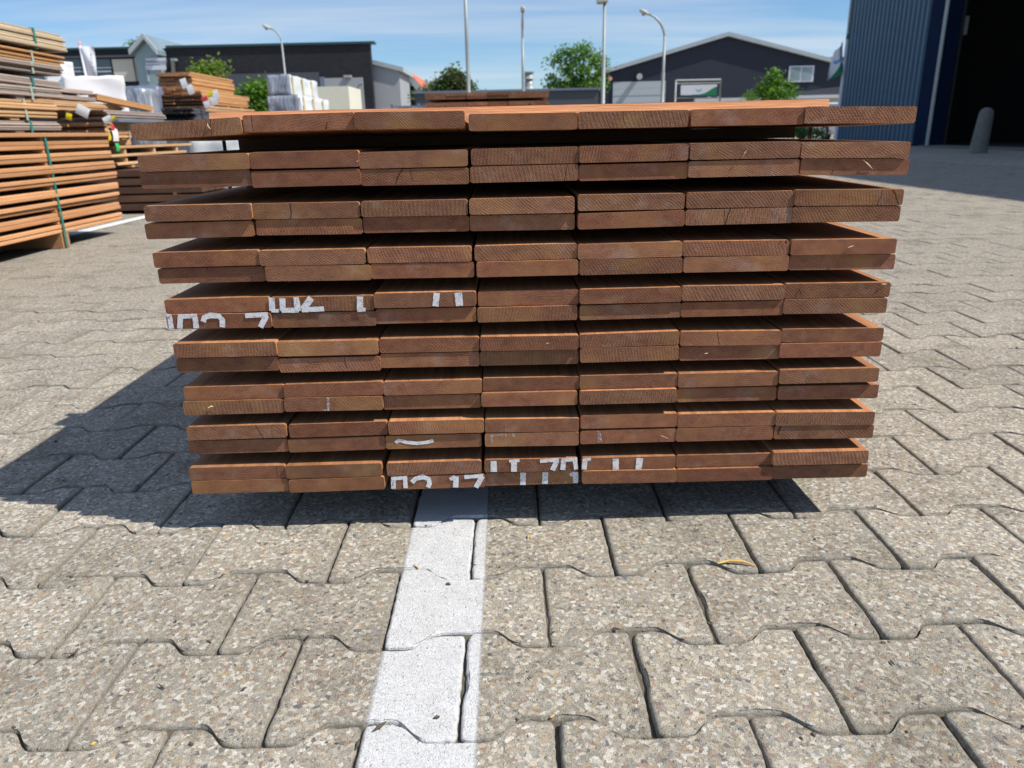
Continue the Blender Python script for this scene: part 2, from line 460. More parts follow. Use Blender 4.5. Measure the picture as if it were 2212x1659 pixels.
M['carbody'] = flat("blue_grey_car_paint", (0.28, 0.34, 0.44), 0.22, 0.3, var=0.05, spec=0.7)
M['carwhite'] = flat("white_car_paint", (0.74, 0.75, 0.76), 0.25, var=0.03, spec=0.6)
M['rubber'] = flat("black_rubber", (0.02, 0.02, 0.02), 0.8)
M['bark'] = flat("bark", (0.11, 0.085, 0.06), 0.9, var=0.3, scale=12)
M['straw'] = flat("dry_straw", (0.66, 0.42, 0.12), 0.6)
M['leaf_a'] = leaf_mat("spring_leaves", (0.07, 0.15, 0.012), (0.12, 0.24, 0.022), (0.19, 0.32, 0.035))
M['leaf_b'] = leaf_mat("dense_leaves", (0.045, 0.115, 0.014), (0.08, 0.18, 0.022), (0.14, 0.27, 0.035))
M['leaf_y'] = leaf_mat("yellow_green_leaves", (0.10, 0.14, 0.02), (0.17, 0.21, 0.03), (0.25, 0.27, 0.05))
M['leaf_r'] = leaf_mat("copper_leaves", (0.05, 0.025, 0.025), (0.09, 0.05, 0.035), (0.09, 0.13, 0.03))
M['leaf_s'] = leaf_mat("silvery_leaves", (0.09, 0.14, 0.07), (0.15, 0.20, 0.11), (0.20, 0.25, 0.15))


# ------------------------------------------------------------------ helpers: meshes and objects
class MB:
    def __init__(s):
        s.v, s.f, s.m, s.s = [], [], [], []

    def add(s, verts, faces, mat=0, smooth=False):
        b = len(s.v)
        s.v.extend([tuple(p) for p in verts])
        for k, f in enumerate(faces):
            s.f.append(tuple(i + b for i in f))
            s.m.append(mat[k] if isinstance(mat, (list, tuple)) else mat)
            s.s.append(smooth)
        return s

    def box(s, x0, x1, y0, y1, z0, z1, mat=0, mtx=None):
        p = [Vector((x, y, z)) for z in (z0, z1) for y in (y0, y1) for x in (x0, x1)]
        if mtx is not None:
            p = [mtx @ q for q in p]
        return s.add(p, [(0, 2, 3, 1), (4, 5, 7, 6), (0, 1, 5, 4), (2, 6, 7, 3), (0, 4, 6, 2), (1, 3, 7, 5)], mat)

    def tube(s, pts, radii, n=10, mat=0, smooth=True):
        pts = [Vector(p) for p in pts]
        if isinstance(radii, (int, float)):
            radii = [radii] * len(pts)
        vs, fs = [], []
        for i, p in enumerate(pts):
            a = pts[max(i - 1, 0)]
            b = pts[min(i + 1, len(pts) - 1)]
            d = (b - a).normalized()
            ref = Vector((0, 0, 1)) if abs(d.z) < 0.9 else Vector((1, 0, 0))
            e1 = d.cross(ref).normalized()
            e2 = d.cross(e1)
            for k in range(n):
                w = 2 * math.pi * k / n
                vs.append(p + (e1 * math.cos(w) + e2 * math.sin(w)) * radii[i])
        for i in range(len(pts) - 1):
            for k in range(n):
                fs.append((i * n + k, i * n + (k + 1) % n, (i + 1) * n + (k + 1) % n, (i + 1) * n + k))
        s.add(vs, fs, mat, smooth)
        b = len(s.v) - len(vs)
        for base in (0, (len(pts) - 1) * n):
            s.f.append(tuple(b + base + k for k in range(n))); s.m.append(mat); s.s.append(False)
        return s

    def prism(s, poly, axis, a, b, mat=0):
        """poly = 2-D outline; axis 'Y': (x,z) outline from y=a to b; axis 'X': (y,z) from x=a to b"""
        n = len(poly)
        if axis == 'Y':
            vs = [(p[0], t, p[1]) for t in (a, b) for p in poly]
        else:
            vs = [(t, p[0], p[1]) for t in (a, b) for p in poly]
        fs = [tuple(range(n)), tuple(range(2 * n - 1, n - 1, -1))] + [(i, i + n, (i + 1) % n + n, (i + 1) % n) for i in range(n)]
        return s.add(vs, fs, mat)

    def mesh(s, name, mats):
        me = bpy.data.meshes.new(name)
        me.from_pydata(s.v, [], s.f)
        for m in mats:
            me.materials.append(m)
        me.polygons.foreach_set("material_index", s.m)
        me.polygons.foreach_set("use_smooth", s.s)
        me.update()
        return me

    def build(s, name, mats, parent=None, **props):
        if not isinstance(mats, (list, tuple)):
            mats = [mats]
        return put(name, s.mesh(name, mats), parent, **props)


COL = scene.collection.objects


def put(name, me, parent=None, mtx=None, **props):
    o = bpy.data.objects.new(name, me)
    COL.link(o)
    if mtx is not None:
        o.matrix_basis = mtx
    if parent is not None:
        o.parent = parent
        o.matrix_parent_inverse = Matrix(WORLD.get(parent.name, Matrix())).inverted()
    WORLD[o.name] = mtx.copy() if mtx is not None else Matrix()
    for k, v in props.items():
        o[k] = v
    return o


WORLD = {}


def thing(name, label, cat, loc, group=None):
    o = bpy.data.objects.new(name, None)
    COL.link(o)
    o.empty_display_size = 0.1
    o.location = loc
    WORLD[o.name] = Matrix.Translation(Vector(loc))
    o['label'] = label
    o['category'] = cat
    if group:
        o['group'] = group
    return o


def xform(loc, rx=0, ry=0, rz=0, sc=(1, 1, 1)):
    return Matrix.Translation(Vector(loc)) @ Matrix.Rotation(rz, 4, 'Z') @ Matrix.Rotation(ry, 4, 'Y') @ Matrix.Rotation(rx, 4, 'X') @ Matrix.Diagonal((*sc, 1))


# ------------------------------------------------------------------ the yard: interlocking pavers
PX, PY, AMP = 0.2, 0.1455, 0.0138
LINE_X0, LINE_X1 = -0.156, -0.046
JOINT_X = -0.0622            # a straight joint of the row at YJ runs here
YJ = 0.6026 + 0.0138


def outline(fine):
    """double-T paver seen from above, centred; corners reach out, waist in the middle"""
    hx, hy = PX / 2, PY / 2
    pts = [(-hx, -hy - AMP), (-0.0615, -hy - AMP), (-0.0385, -hy + AMP), (0.0385, -hy + AMP), (0.0615, -hy - AMP), (hx, -hy - AMP),
           (hx, hy + AMP), (0.0615, hy + AMP), (0.0385, hy - AMP), (-0.0385, hy - AMP), (-0.0615, hy + AMP), (-hx, hy + AMP)]
    if not fine:
        return pts
    out = []
    for i, p in enumerate(pts):
        q = pts[(i + 1) % len(pts)]
        L = math.dist(p, q)
        k = max(1, round(L / fine))
        for j in range(k):
            out.append((p[0] + (q[0] - p[0]) * j / k, p[1] + (q[1] - p[1]) * j / k))
    # round the corners a little
    for _ in range(2):
        n = len(out)
        out = [((out[i - 1][0] + 2 * out[i][0] + out[(i + 1) % n][0]) / 4, (out[i - 1][1] + 2 * out[i][1] + out[(i + 1) % n][1]) / 4) for i in range(n)]
    return out


def inset(poly, d):
    n = len(poly)
    res = []
    for i in range(n):
        p, a, b = Vector(poly[i]), Vector(poly[i - 1]), Vector(poly[(i + 1) % n])
        e = (b - a)
        if e.length < 1e-9:
            res.append(tuple(p)); continue
        e.normalize()
        nrm = Vector((-e.y, e.x))
        dd = d[i] if isinstance(d, list) else d
        res.append(tuple(p + nrm * dd))
    return res


def paver_mesh(seed, chips):
    rng = random.Random(seed)
    base = outline(0.007)
    n = len(base)
    ph = rng.random() * 50
    wob = [0.0014 + 0.0011 * noise.noise(Vector((base[i][0] * 60, base[i][1] * 60, ph))) + 0.0013 * noise.noise(Vector((base[i][0] * 330, base[i][1] * 330, ph + 9))) for i in range(n)]
    chip = [0.0] * n
    for _ in range(chips):
        c = rng.randrange(n); w = rng.randint(2, 6); dpt = rng.uniform(0.002, 0.006)
        for k in range(-w, w + 1):
            chip[(c + k) % n] = max(chip[(c + k) % n], dpt * (1 - abs(k) / (w + 1)) * rng.uniform(0.6, 1.2))
    rings = [(inset(base, wob), -0.045, 1.0)]
    rings.append((inset(base, [w + c * 0.5 for w, c in zip(wob, chip)]), -0.0048, 1.0))
    rings.append((inset(base, [w + 0.0007 + c * 0.8 for w, c in zip(wob, chip)]), -0.0020, 1.0))
    rings.append((inset(base, [w + 0.0022 + c for w, c in zip(wob, chip)]), -0.0005, 0.9))
    rings.append(([(p[0] * 0.945, p[1] * 0.93) for p in inset(base, [c * 0.5 for c in chip])], 0.0, 0.55))
    rings.append(([(p[0] * 0.88, p[1] * 0.85) for p in base], 0.0, 0.0))
    v, e = [], []
    for ring, z, ed in rings:
        for p in ring:
            dz = 0.0007 * noise.noise(Vector((p[0] * 90, p[1] * 90, ph + 3))) if -0.02 < z < 0 else 0
            v.append((p[0], p[1], z + dz)); e.append(ed)
    f = []
    for k in range(len(rings) - 1):
        for i in range(n):
            f.append((k * n + i, k * n + (i + 1) % n, (k + 1) * n + (i + 1) % n, (k + 1) * n + i))
    v.append((0, 0, 0)); e.append(0.0)
    for i in range(n):
        f.append(((len(rings) - 1) * n + i, (len(rings) - 1) * n + (i + 1) % n, len(v) - 1))
    me = bpy.data.meshes.new("paver")
    me.from_pydata(v, [], f)
    me.materials.append(M['paver'])
    at = me.attributes.new("edge", 'FLOAT', 'POINT')
    at.data.foreach_set("value", e)
    me.polygons.foreach_set("use_smooth", [len(q) == 4 and min(q) < 4 * n for q in f])
    me.update()
    return me, v, f, n


pavement = bpy.data.objects.new("pavement", None)
COL.link(pavement)
pavement['kind'] = 'structure'
WORLD[pavement.name] = Matrix()

variants = [paver_mesh(k, [1, 2, 1, 3, 2, 5, 16][k]) for k in range(7)]


def row_index_range(y0, y1):
    return range(math.floor((y0 - YJ) / PY), math.ceil((y1 - YJ) / PY) + 1)


def paver_cells(y0, y1, xl, xr):
    """row j lies between boundaries YJ+j*PY and YJ+(j+1)*PY; its straight joints sit at JOINT_X + offset"""
    for j in row_index_range(y0, y1):
        yc = YJ + (j + 0.5) * PY
        off = 0.0 if j % 2 == 0 else PX / 2
        k0 = math.floor((xl - JOINT_X - off) / PX)
        k1 = math.ceil((xr - JOINT_X - off) / PX)
        for k in range(k0, k1):
            yield j, k, JOINT_X + off + (k + 0.5) * PX, yc


def half_width(y):
    return 0.74 * max(y, 0.2) + 0.30


near = []
for j, k, x, y in paver_cells(0.40, 2.60, -2.6, 2.6):
    if abs(x) < half_width(y) + 0.05 and y > 0.42:
        near.append((y + 0.08 * abs(x), j, k, x, y))
near.sort()
NEAR_IDS = set()
paint_v, paint_f = [], []
rng = random.Random(3)
for _, j, k, x, y in near[:300]:
    NEAR_IDS.add((j, k))
    vi = rng.randrange(6)
    if (j, k) in ((0, 1), (0, 0), (1, 1), (-1, 0)):
        vi = 6
    me, vv, ff, n = variants[vi]
    # the same broken edges the photograph shows near the right foot of the picture
    flip = math.pi if rng.random() < 0.5 else 0.0
    mtx = xform((x + rng.uniform(-.0008, .0008), y + rng.uniform(-.0008, .0008), rng.uniform(-.0022, .0014)), rng.gauss(0, .009), rng.gauss(0, .007), flip + rng.gauss(0, .003))
    put("paver", me, pavement, mtx)
    if x - 0.11 < LINE_X1 + 0.03 and x + 0.11 > LINE_X0 - 0.03:
        b = len(paint_v)
        paint_v.extend([mtx @ (Vector(p) + Vector((0, 0, 0.0005))) for p in vv])
        paint_f.extend([tuple(i + b for i in f) for f in ff if min(f) >= n])

# the white bay line lies on the pavers it crosses (cut out of their own relief)
import bmesh
bm = bmesh.new()
bvs = [bm.verts.new(p) for p in paint_v]
for f in paint_f:
    try:
        bm.faces.new([bvs[i] for i in f])
    except ValueError:
        pass
for co, no in (((LINE_X0 - 0.022, 0, 0), (-1, 0, 0)), ((LINE_X1 + 0.022, 0, 0), (1, 0, 0))):
    bmesh.ops.bisect_plane(bm, geom=bm.verts[:] + bm.edges[:] + bm.faces[:], plane_co=co, plane_no=no, clear_outer=True)
pm = bpy.data.meshes.new("painted_line")
bm.to_mesh(pm)
bm.free()
pm.polygons.foreach_set("use_smooth", [False] * len(pm.polygons))
pm.materials.append(M['paint'])
put("painted_line", pm, None, kind='structure')

# pavers past the 300 nearest: real geometry, one joined part
ol = outline(0)
ol_t = [(p[0] * 0.966, p[1] * 0.972) for p in ol]
ol_b = [(p[0] * 0.986, p[1] * 0.988) for p in ol]
nb = len(ol)
FAR_Y, FAR_X = 13.0, 6.6
cells = [(x, y) for j, k, x, y in paver_cells(-0.2, FAR_Y, -FAR_X, FAR_X) if (j, k) not in NEAR_IDS]
nrg = np.random.default_rng(5)
tmpl = np.array([(p[0], p[1], -0.012) for p in ol_b] + [(p[0], p[1], -0.003) for p in ol_b] + [(p[0], p[1], 0.0) for p in ol_t])
C = np.array(cells)
V = np.repeat(tmpl[None], len(C), 0)
tilt = nrg.normal(0, 0.006, (len(C), 2))
dz = nrg.uniform(-.0015, .0012, len(C))
V[:, :, 2] += dz[:, None] + tilt[:, 0:1] * V[:, :, 0] + tilt[:, 1:2] * V[:, :, 1]
V[:, :, 0] += C[:, 0:1]
V[:, :, 1] += C[:, 1:2]
V = V.reshape(-1, 3)
F_t = []
for r in range(2):
    for i in range(nb):
        F_t.append((r * nb + i, r * nb + (i + 1) % nb, (r + 1) * nb + (i + 1) % nb, (r + 1) * nb + i))
cap = tuple(2 * nb + i for i in range(nb))
me = bpy.data.meshes.new("far_pavers")
nv = 3 * nb
quads = (np.array(F_t)[None] + (np.arange(len(C)) * nv)[:, None, None]).reshape(-1, 4)
caps = (np.array(cap)[None] + (np.arange(len(C)) * nv)[:, None])
loops = np.concatenate([quads.ravel(), caps.ravel()])
starts = np.concatenate([np.arange(len(quads)) * 4, len(quads) * 4 + np.arange(len(caps)) * nb])
me.vertices.add(len(V)); me.vertices.foreach_set("co", V.ravel())
me.loops.add(len(loops)); me.loops.foreach_set("vertex_index", loops.astype(np.int32))
me.polygons.add(len(starts)); me.polygons.foreach_set("loop_start", starts.astype(np.int32))
me.update(calc_edges=True)
me.validate()
me.polygons.foreach_set("use_smooth", [False] * len(me.polygons))
me.materials.append(M['paver'])
put("paver_field", me, pavement, kind='stuff')

g = MB(); g.add([(-60, -30, -0.008), (60, -30, -0.008), (60, 60, -0.008), (-60, 60, -0.008)], [(0, 1, 2, 3)])
g.build("joint_sand", M['sand'], None, kind='structure')
g = MB()
z = -0.004
for x0, x1, y0, y1 in ((-400, 400, FAR_Y - .15, 900), (-400, -FAR_X + .1, -200, FAR_Y - .15), (FAR_X - .1, 400, -200, FAR_Y - .15), (-FAR_X + .1, FAR_X - .1, -200, -0.3)):
    g.add([(x0, y0, z), (x1, y0, z), (x1, y1, z), (x0, y1, z)], [(0, 1, 2, 3)])
g.build("ground", M['far_paving'], None, kind='structure')
# the line goes on under the stack, and the next bay has its own
g = MB()
for x0, x1, y0, y1 in ((LINE_X0, LINE_X1, 2.62, 9.0),):
    g.add([(x0, y0, .004), (x1, y0, .004), (x1, y1, .004), (x0, y1, .004)], [(0, 1, 2, 3)])
g.build("painted_line", M['line'], None, kind='structure')
g = MB()
g.add([(-2.93, 1.0, .004), (-2.82, 1.0, .004), (-2.82, 9.5, .004), (-2.93, 9.5, .004)], [(0, 1, 2, 3)])
g.build("painted_line", M['line'], None, kind='structure')


# ------------------------------------------------------------------ boards
def board_mesh(w, t, L, mats, r=0.004, seg=3, name="plank"):
    """rounded board lying along +Y from the origin end face, centred in x and z; slot 0 long grain, slot 1 sawn ends"""
    prof = []
    for cx, cz, a0 in ((w / 2 - r, t / 2 - r, 0), (-w / 2 + r, t / 2 - r, 90), (-w / 2 + r, -t / 2 + r, 180), (w / 2 - r, -t / 2 + r, 270)):
        for k in range(seg):
            a = R(a0 + 90 * k / max(seg - 1, 1))
            prof.append((cx + r * math.cos(a), cz + r * math.sin(a)))
    n = len(prof)
    m = MB()
    vs = [(p[0], y, p[1]) for y in (0, L) for p in prof]
    m.add(vs, [(i, i + n, (i + 1) % n + n, (i + 1) % n) for i in range(n)], 0, seg > 2)
    m.add(vs, [tuple(range(n)), tuple(range(2 * n - 1, n - 1, -1))], 1)
    return m.mesh(name, mats)


def strap_loop(x0, x1, z0, z1, y, w=0.016, th=0.0012):
    m = MB()
    m.box(x0 - th, x0, y, y + w, z0, z1)
    m.box(x1, x1 + th, y, y + w, z0, z1)
    m.box(x0 - th, x1 + th, y, y + w, z1, z1 + th)
    m.box(x0 - th, x1 + th, y, y + w, z0 - th, z0)
    return m


# ------------------------------------------------------------------ the stack of deck boards in front of the camera
D = 1.045
CROPS = {'A1': (460, 380), 'A2': (460, 700), 'A3': (560, 1040), 'A4': (560, 1360), 'R1': (1960, 360), 'R2': (1960, 680), 'R3': (1960, 1020), 'R4': (1960, 1320)}


def crop(c, x, y):
    o = CROPS[c]
    return ((o[0] + x / 1.47467) / 1.736, (o[1] + y / 1.47467) / 1.736)


# every board's upper front edge: left x, right x, left y, right y (columns 0-2 and 4-6), column 3 split between two views
ROWS = [
    ('A1', 'R1', [(35, 650, 124, 87), (660, 1280, 78, 60), (1276, 1890, 60, 52)], (1912, 70, 304, 90), [(308, 919, 88, 76), (935, 1560, 74, 63), (1568, 2184, 58, 56)]),
    ('A1', 'R1', [(78, 693, 303, 287), (697, 1303, 283, 270), (1303, 1905, 283, 267)], (1925, 264, 312, 280), [(314, 920, 279, 264), (930, 1540, 262, 250), (1547, 2150, 255, 252)]),
    ('A1', 'R1', [(92, 703, 395, 378), (707, 1312, 388, 372), (1314, 1913, 378, 367)], (1920, 362, 308, 377), [(312, 915, 381, 367), (920, 1533, 362, 348), (1543, 2143, 347, 346)]),
    ('A2', 'R2', [(113, 708, 107, 94), (710, 1307, 94, 84), (1315, 1905, 82, 70)], (1915, 68, 288, 86), [(307, 898, 76, 66), (910, 1508, 62, 52), (1513, 2112, 48, 43)]),
    ('A2', 'R2', [(118, 718, 206, 188), (733, 1322, 184, 175), (1328, 1914, 171, 160)], (1918, 160, 288, 180), [(307, 898, 180, 160), (903, 1500, 158, 143), (1500, 2094, 142, 134)]),
    ('A2', 'R2', [(162, 750, 366, 350), (750, 1337, 355, 343), (1350, 1928, 340, 330)], (1944, 329, 301, 343), [(305, 886, 350, 333), (890, 1478, 333, 325), (1490, 2072, 325, 316)]),
    ('A2', 'R2', [(191, 780, 455, 440), (784, 1370, 441, 433), (1370, 1942, 427, 417)], (1956, 418, 308, 434), [(315, 886, 436, 422), (892, 1476, 422, 410), (1480, 2064, 408, 403)]),
    ('A3', 'R3', [(80, 662, 126, 107), (663, 1237, 112, 100), (1238, 1805, 90, 77)], (1816, 80, 310, 98), [(316, 881, 97, 83), (884, 1456, 79, 71), (1458, 2038, 66, 57)]),
    ('A3', 'R3', [(90, 670, 207, 197), (675, 1250, 200, 187), (1250, 1806, 178, 165)], (1813, 170, 302, 184), [(316, 878, 187, 170), (880, 1448, 170, 157), (1448, 2020, 152, 145)]),
    ('A3', 'R3', [(128, 698, 368, 355), (700, 1262, 360, 347), (1268, 1823, 341, 330)], (1828, 330, 310, 350), [(315, 868, 347, 326), (875, 1434, 331, 324), (1436, 2000, 317, 309)]),
    ('A3', 'R3', [(146, 710, 450, 438), (714, 1276, 450, 437), (1275, 1824, 424, 413)], (1828, 412, 308, 430), [(318, 866, 425, 408), (870, 1428, 414, 402), (1426, 1988, 398, 388)]),
    ('A4', 'R4', [(185, 745, 137, 121), (740, 1290, 122, 105), (1293, 1837, 107, 93)], (1843, 86, 313, 136), [(316, 860, 132, 120), (863, 1416, 122, 108), (1424, 1975, 101, 88)]),
    ('A4', 'R4', [(182, 736, 217, 202), (740, 1288, 197, 186), (1292, 1830, 186, 174)], (1835, 170, 302, 217), [(316, 856, 217, 203), (857, 1406, 203, 191), (1418, 1972, 190, 180)]),
    ('A4', 'R4', [(202, 752, 358, 340), (768, 1312, 343, 325), (1318, 1849, 326, 313)], (1855, 313, 313, 366), [(321, 857, 352, 340), (859, 1401, 345, 333), (1405, 1951, 335, 330)]),
    ('A4', 'R4', [(214, 762, 435, 420), (764, 1302, 425, 407), (1305, 1834, 407, 392)], (1855, 393, 311, 444), [(319, 849, 438, 423), (851, 1388, 424, 411), (1395, 1945, 410, 403)]),
    ('A4', 'R4', [(214, 748, 583, 568), (749, 1282, 572, 556), (1310, 1834, 557, 540)], (1852, 537, 303, 588), [(327, 848, 588, 575), (851, 1384, 572, 560), (1388, 1917, 558, 545)]),
    ('A4', 'R4', [(229, 764, 657, 642), (767, 1297, 650, 630), (1333, 1856, 633, 618)], (1857, 612, 308, 657), [(330, 852, 660, 650), (852, 1384, 650, 637), (1380, 1910, 633, 620)]),
]
T = 0.0212
LEN = 2.45
front = thing("deck_board_stack", "large reddish brown deck board stack with white marker numbers on its sawn ends", "timber stack", (0, D, 0))
plank_me = board_mesh(0.145, T, LEN, [M['wood_side'], M['wood_end']], 0.0032, 5)
rng = random.Random(21)
edges = []
for rI, (lc, rc, L3, mid3, R3) in enumerate(ROWS):
    row = []
    for (a, b, ya, yb) in L3:
        row.append((crop(lc, a, ya), crop(lc, b, yb)))
    row.append((crop(lc, mid3[0], mid3[1]), crop(rc, mid3[2], mid3[3])))
    for (a, b, ya, yb) in R3:
        row.append((crop(rc, a, ya), crop(rc, b, yb)))
    edges.append(row)
def bent_board(w, L, lift, name="plank"):
    """board whose first 33 cm curl up (or down) by lift at the sawn end"""
    base = board_mesh(w, T, 1.0, [M['wood_side'], M['wood_end']], 0.0032, 5)
    prof = [tuple(v_.co) for v_ in base.vertices if v_.co.y < 0.5]
    bpy.data.meshes.remove(base)
    prof = prof[:len(prof) // 2]
    n = len(prof)
    ys = [0, .06, .12, .18, .25, .33, L]
    m = MB()
    vs = [(p[0], y, p[2] + lift * max(0.0, 1 - y / .33) ** 2) for y in ys for p in prof]
    m.add(vs, [(k * n + i, (k + 1) * n + i, (k + 1) * n + (i + 1) % n, k * n + (i + 1) % n) for k in range(len(ys) - 1) for i in range(n)], 0, True)
    m.add(vs, [tuple(range(n)), tuple(len(vs) - 1 - i for i in range(n))], 1)
    return m.mesh(name, [M['wood_side'], M['wood_end']])


LEVEL0 = 0.5995
planks = {}
place = {}
for rI, row in enumerate(edges):
    for c, (pl, pr) in enumerate(row):
        # boards stick out by a few millimetres more or less, as the shadows on their ends show
        yf = D + rng.gauss(0, 0.0022) + (0.010 if rI == 0 else 0.008) - 0.0019 * ((rI + 1) // 2) - (0.0012 if rI and rI % 2 else 0)
        A_, B_ = at_y(*pl, yf), at_y(*pr, yf)
        place[rI, c] = [A_, B_, yf]
for rI, row in enumerate(edges):
    for c in range(7):
        A_, B_, yf = place[rI, c]
        th = T
        if rI > 0 and rI % 2 == 1:                       # upper of a pair: must not sink into the lower one
            A2, B2, _ = place[rI + 1, c]
            th = min(T, (A_.z + B_.z - A2.z - B2.z) / 2 - 0.0010)
        w = (B_ - A_).length
        ang = math.atan2(B_.z - A_.z, B_.x - A_.x)
        mid = (A_ + B_) / 2 + Vector((math.sin(ang), 0, -math.cos(ang))) * th / 2
        sag = 0.0
        mtx = xform((mid.x, yf, mid.z), sag, -ang, rng.gauss(0, 0.0012), (w / 0.145, 1 + rng.gauss(0, .002), th / T))
        if rI == 0:
            lift = (A_.z + B_.z) / 2 - LEVEL0
            mtx = xform((mid.x, yf, mid.z - lift), 0, -ang, rng.gauss(0, 0.0012), (w / 0.145, 1, 1))
            planks[rI, c] = (put("plank", bent_board(0.145, LEN, lift), front, mtx), mtx)
            continue
        planks[rI, c] = (put("plank", plank_me, front, mtx), mtx)

# battens between the layers, a rough one on top, bearers under the stack
def row_z(rI):
    return sum((place[rI, c][0].z + place[rI, c][1].z) / 2 for c in range(7)) / 7


batten_y = (D + 0.35, D + 1.15, D + 2.05)
ends = {0: (-0.474, 0.510), 1: (-0.47, 0.486)}
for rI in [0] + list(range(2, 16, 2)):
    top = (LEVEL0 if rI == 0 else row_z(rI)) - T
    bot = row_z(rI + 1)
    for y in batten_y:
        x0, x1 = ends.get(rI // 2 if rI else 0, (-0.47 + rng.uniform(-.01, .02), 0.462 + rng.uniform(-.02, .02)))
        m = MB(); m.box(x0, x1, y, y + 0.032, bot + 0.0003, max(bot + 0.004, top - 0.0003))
        m.build("batten", M['dark_side'], front)  # darker wood than the top batten: shade of the gaps put into the colour
tz = LEVEL0 + 0.001
y = D + 0.33
m = MB(); m.box(-0.513, 0.5585, -0.0, 0.05, 0.0, 0.0225, 0, xform((0, y, tz + 0.0), R(-13)) @ Matrix.Translation((0, 0, 0.0)))
m.build("top_batten", M['rough_cross'], front)
for y in (D + 0.28, D + 1.15, D + 2.0):
    zb = row_z(16) - T - 0.0015
    m = MB(); m.box(-0.43, 0.44, y, y + 0.07, 0.0015, zb)
    m.build("bearer", M['orange_side'], front)
zt = row_z(0)
for y in (D + 0.385, D + 2.03):
    strap_loop(-0.514, 0.553, row_z(16) - T - 0.003, tz + 0.0225 if y < 2 else tz + 0.004, y).build("strap", M['dark_strap'], front)


# white marker strokes on the sawn ends
def stroke(m, pts, w, yf):
    P_ = [at_y(*p, yf - 0.0007) for p in pts]
    # resample so that the edge of the stroke can be uneven
    Q = []
    for a, b in zip(P_[:-1], P_[1:]):
        k = max(2, int((b - a).length / 0.0025))
        Q += [a.lerp(b, i / k) for i in range(k)]
    Q.append(P_[-1])
    vs = []
    for i, p in enumerate(Q):
        d = (Q[min(i + 1, len(Q) - 1)] - Q[max(i - 1, 0)])
        d.y = 0
        d.normalize()
        nn = Vector((-d.z, 0, d.x))
        ww = w * (0.5 + 0.07 * noise.noise(p * 300))
        vs += [p + nn * ww, p - nn * ww]
    m.add(vs, [(2 * i, 2 * i + 1, 2 * i + 3, 2 * i + 2) for i in range(len(Q) - 1)])


MARKS = [
    (8, 0, 'A3', 'chalk', [([(96, 216), (112, 214), (122, 284)], 22), ([(168, 284), (172, 216)], 24), ([(160, 217), (264, 213)], 20), ([(252, 216), (260, 281)], 24), ([(298, 246), (304, 222), (340, 210), (385, 214), (404, 236), (404, 276)], 24), ([(530, 212), (656, 206)], 22), ([(648, 210), (614, 276)], 24)]),
    (7, 1, 'A3', 'chalk', [([(676, 113), (680, 186)], 26), ([(674, 184), (716, 185)], 16), ([(736, 115), (738, 186)], 26), ([(730, 182), (826, 182)], 22), ([(812, 110), (822, 186)], 26), ([(896, 113), (850, 178)], 28), ([(842, 180), (966, 174)], 22), ([(1165, 106), (1166, 184)], 28), ([(1150, 182), (1196, 178)], 16)]),
    (7, 2, 'A3', 'chalk', [([(1590, 86), (1582, 160)], 27), ([(1708, 84), (1716, 158)], 32)]),
    (12, 1, 'A4', 'faint', [([(988, 194), (990, 258)], 12), ([(955, 262), (994, 262)], 8)]),
    (14, 2, 'A4', 'chalk', [([(1362, 444), (1382, 428), (1420, 440), (1480, 446), (1540, 440), (1570, 430)], 17)]),
    (14, 3, 'A4', 'faint', [([(1893, 402), (1894, 444)], 12), ([(1890, 403), (1975, 399)], 10), ([(2013, 394), (2015, 408)], 12)]),
    (14, 4, 'R4', 'faint', [([(422, 436), (426, 500)], 18)]),
    (15, 3, 'A4', 'chalk', [([(1904, 544), (1905, 604)], 29), ([(1990, 545), (2048, 541)], 14), ([(2017, 545), (2016, 603)], 27)]),
    (15, 3, 'R4', 'chalk', [([(96, 604), (200, 596)], 18), ([(190, 602), (164, 654)], 24), ([(226, 600), (222, 652)], 24), ([(216, 600), (302, 592)], 18), ([(288, 596), (296, 650)], 20)]),
    (15, 4, 'R4', 'chalk', [([(345, 598), (340, 650)], 24), ([(332, 598), (378, 592)], 14), ([(515, 590), (515, 652)], 28), ([(648, 586), (640, 650)], 30)]),
    (16, 2, 'A4', 'chalk', [([(1350, 640), (1350, 698)], 22), ([(1338, 642), (1426, 636)], 18), ([(1414, 642), (1418, 694)], 20), ([(1452, 662), (1472, 642), (1512, 632), (1544, 642), (1550, 668), (1540, 690)], 22), ([(1662, 646), (1692, 630)], 18), ([(1696, 628), (1694, 690)], 26), ([(1742, 633), (1846, 625)], 20), ([(1842, 628), (1806, 690)], 24)]),
    (16, 3, 'A4', 'chalk', [([(2067, 608), (2066, 676)], 27), ([(2190, 606), (2188, 670)], 27)]),
    (16, 3, 'R4', 'chalk', [([(262, 682), (290, 668)], 18), ([(293, 664), (293, 724)], 24)]),
]
for rI, c, cr_, mk, strokes in MARKS:
    o, mtx = planks[rI, c]
    yf = place[rI, c][2]
    for k, (pts, w) in enumerate(strokes):
        m = MB()
        stroke(m, [crop(cr_, *p) for p in pts], w / 1.47467 / 1.736 / F * 1.35, yf - 0.00015 * k)
        put("marker_stroke", m.mesh("marker_stroke", [M[mk]]), o)

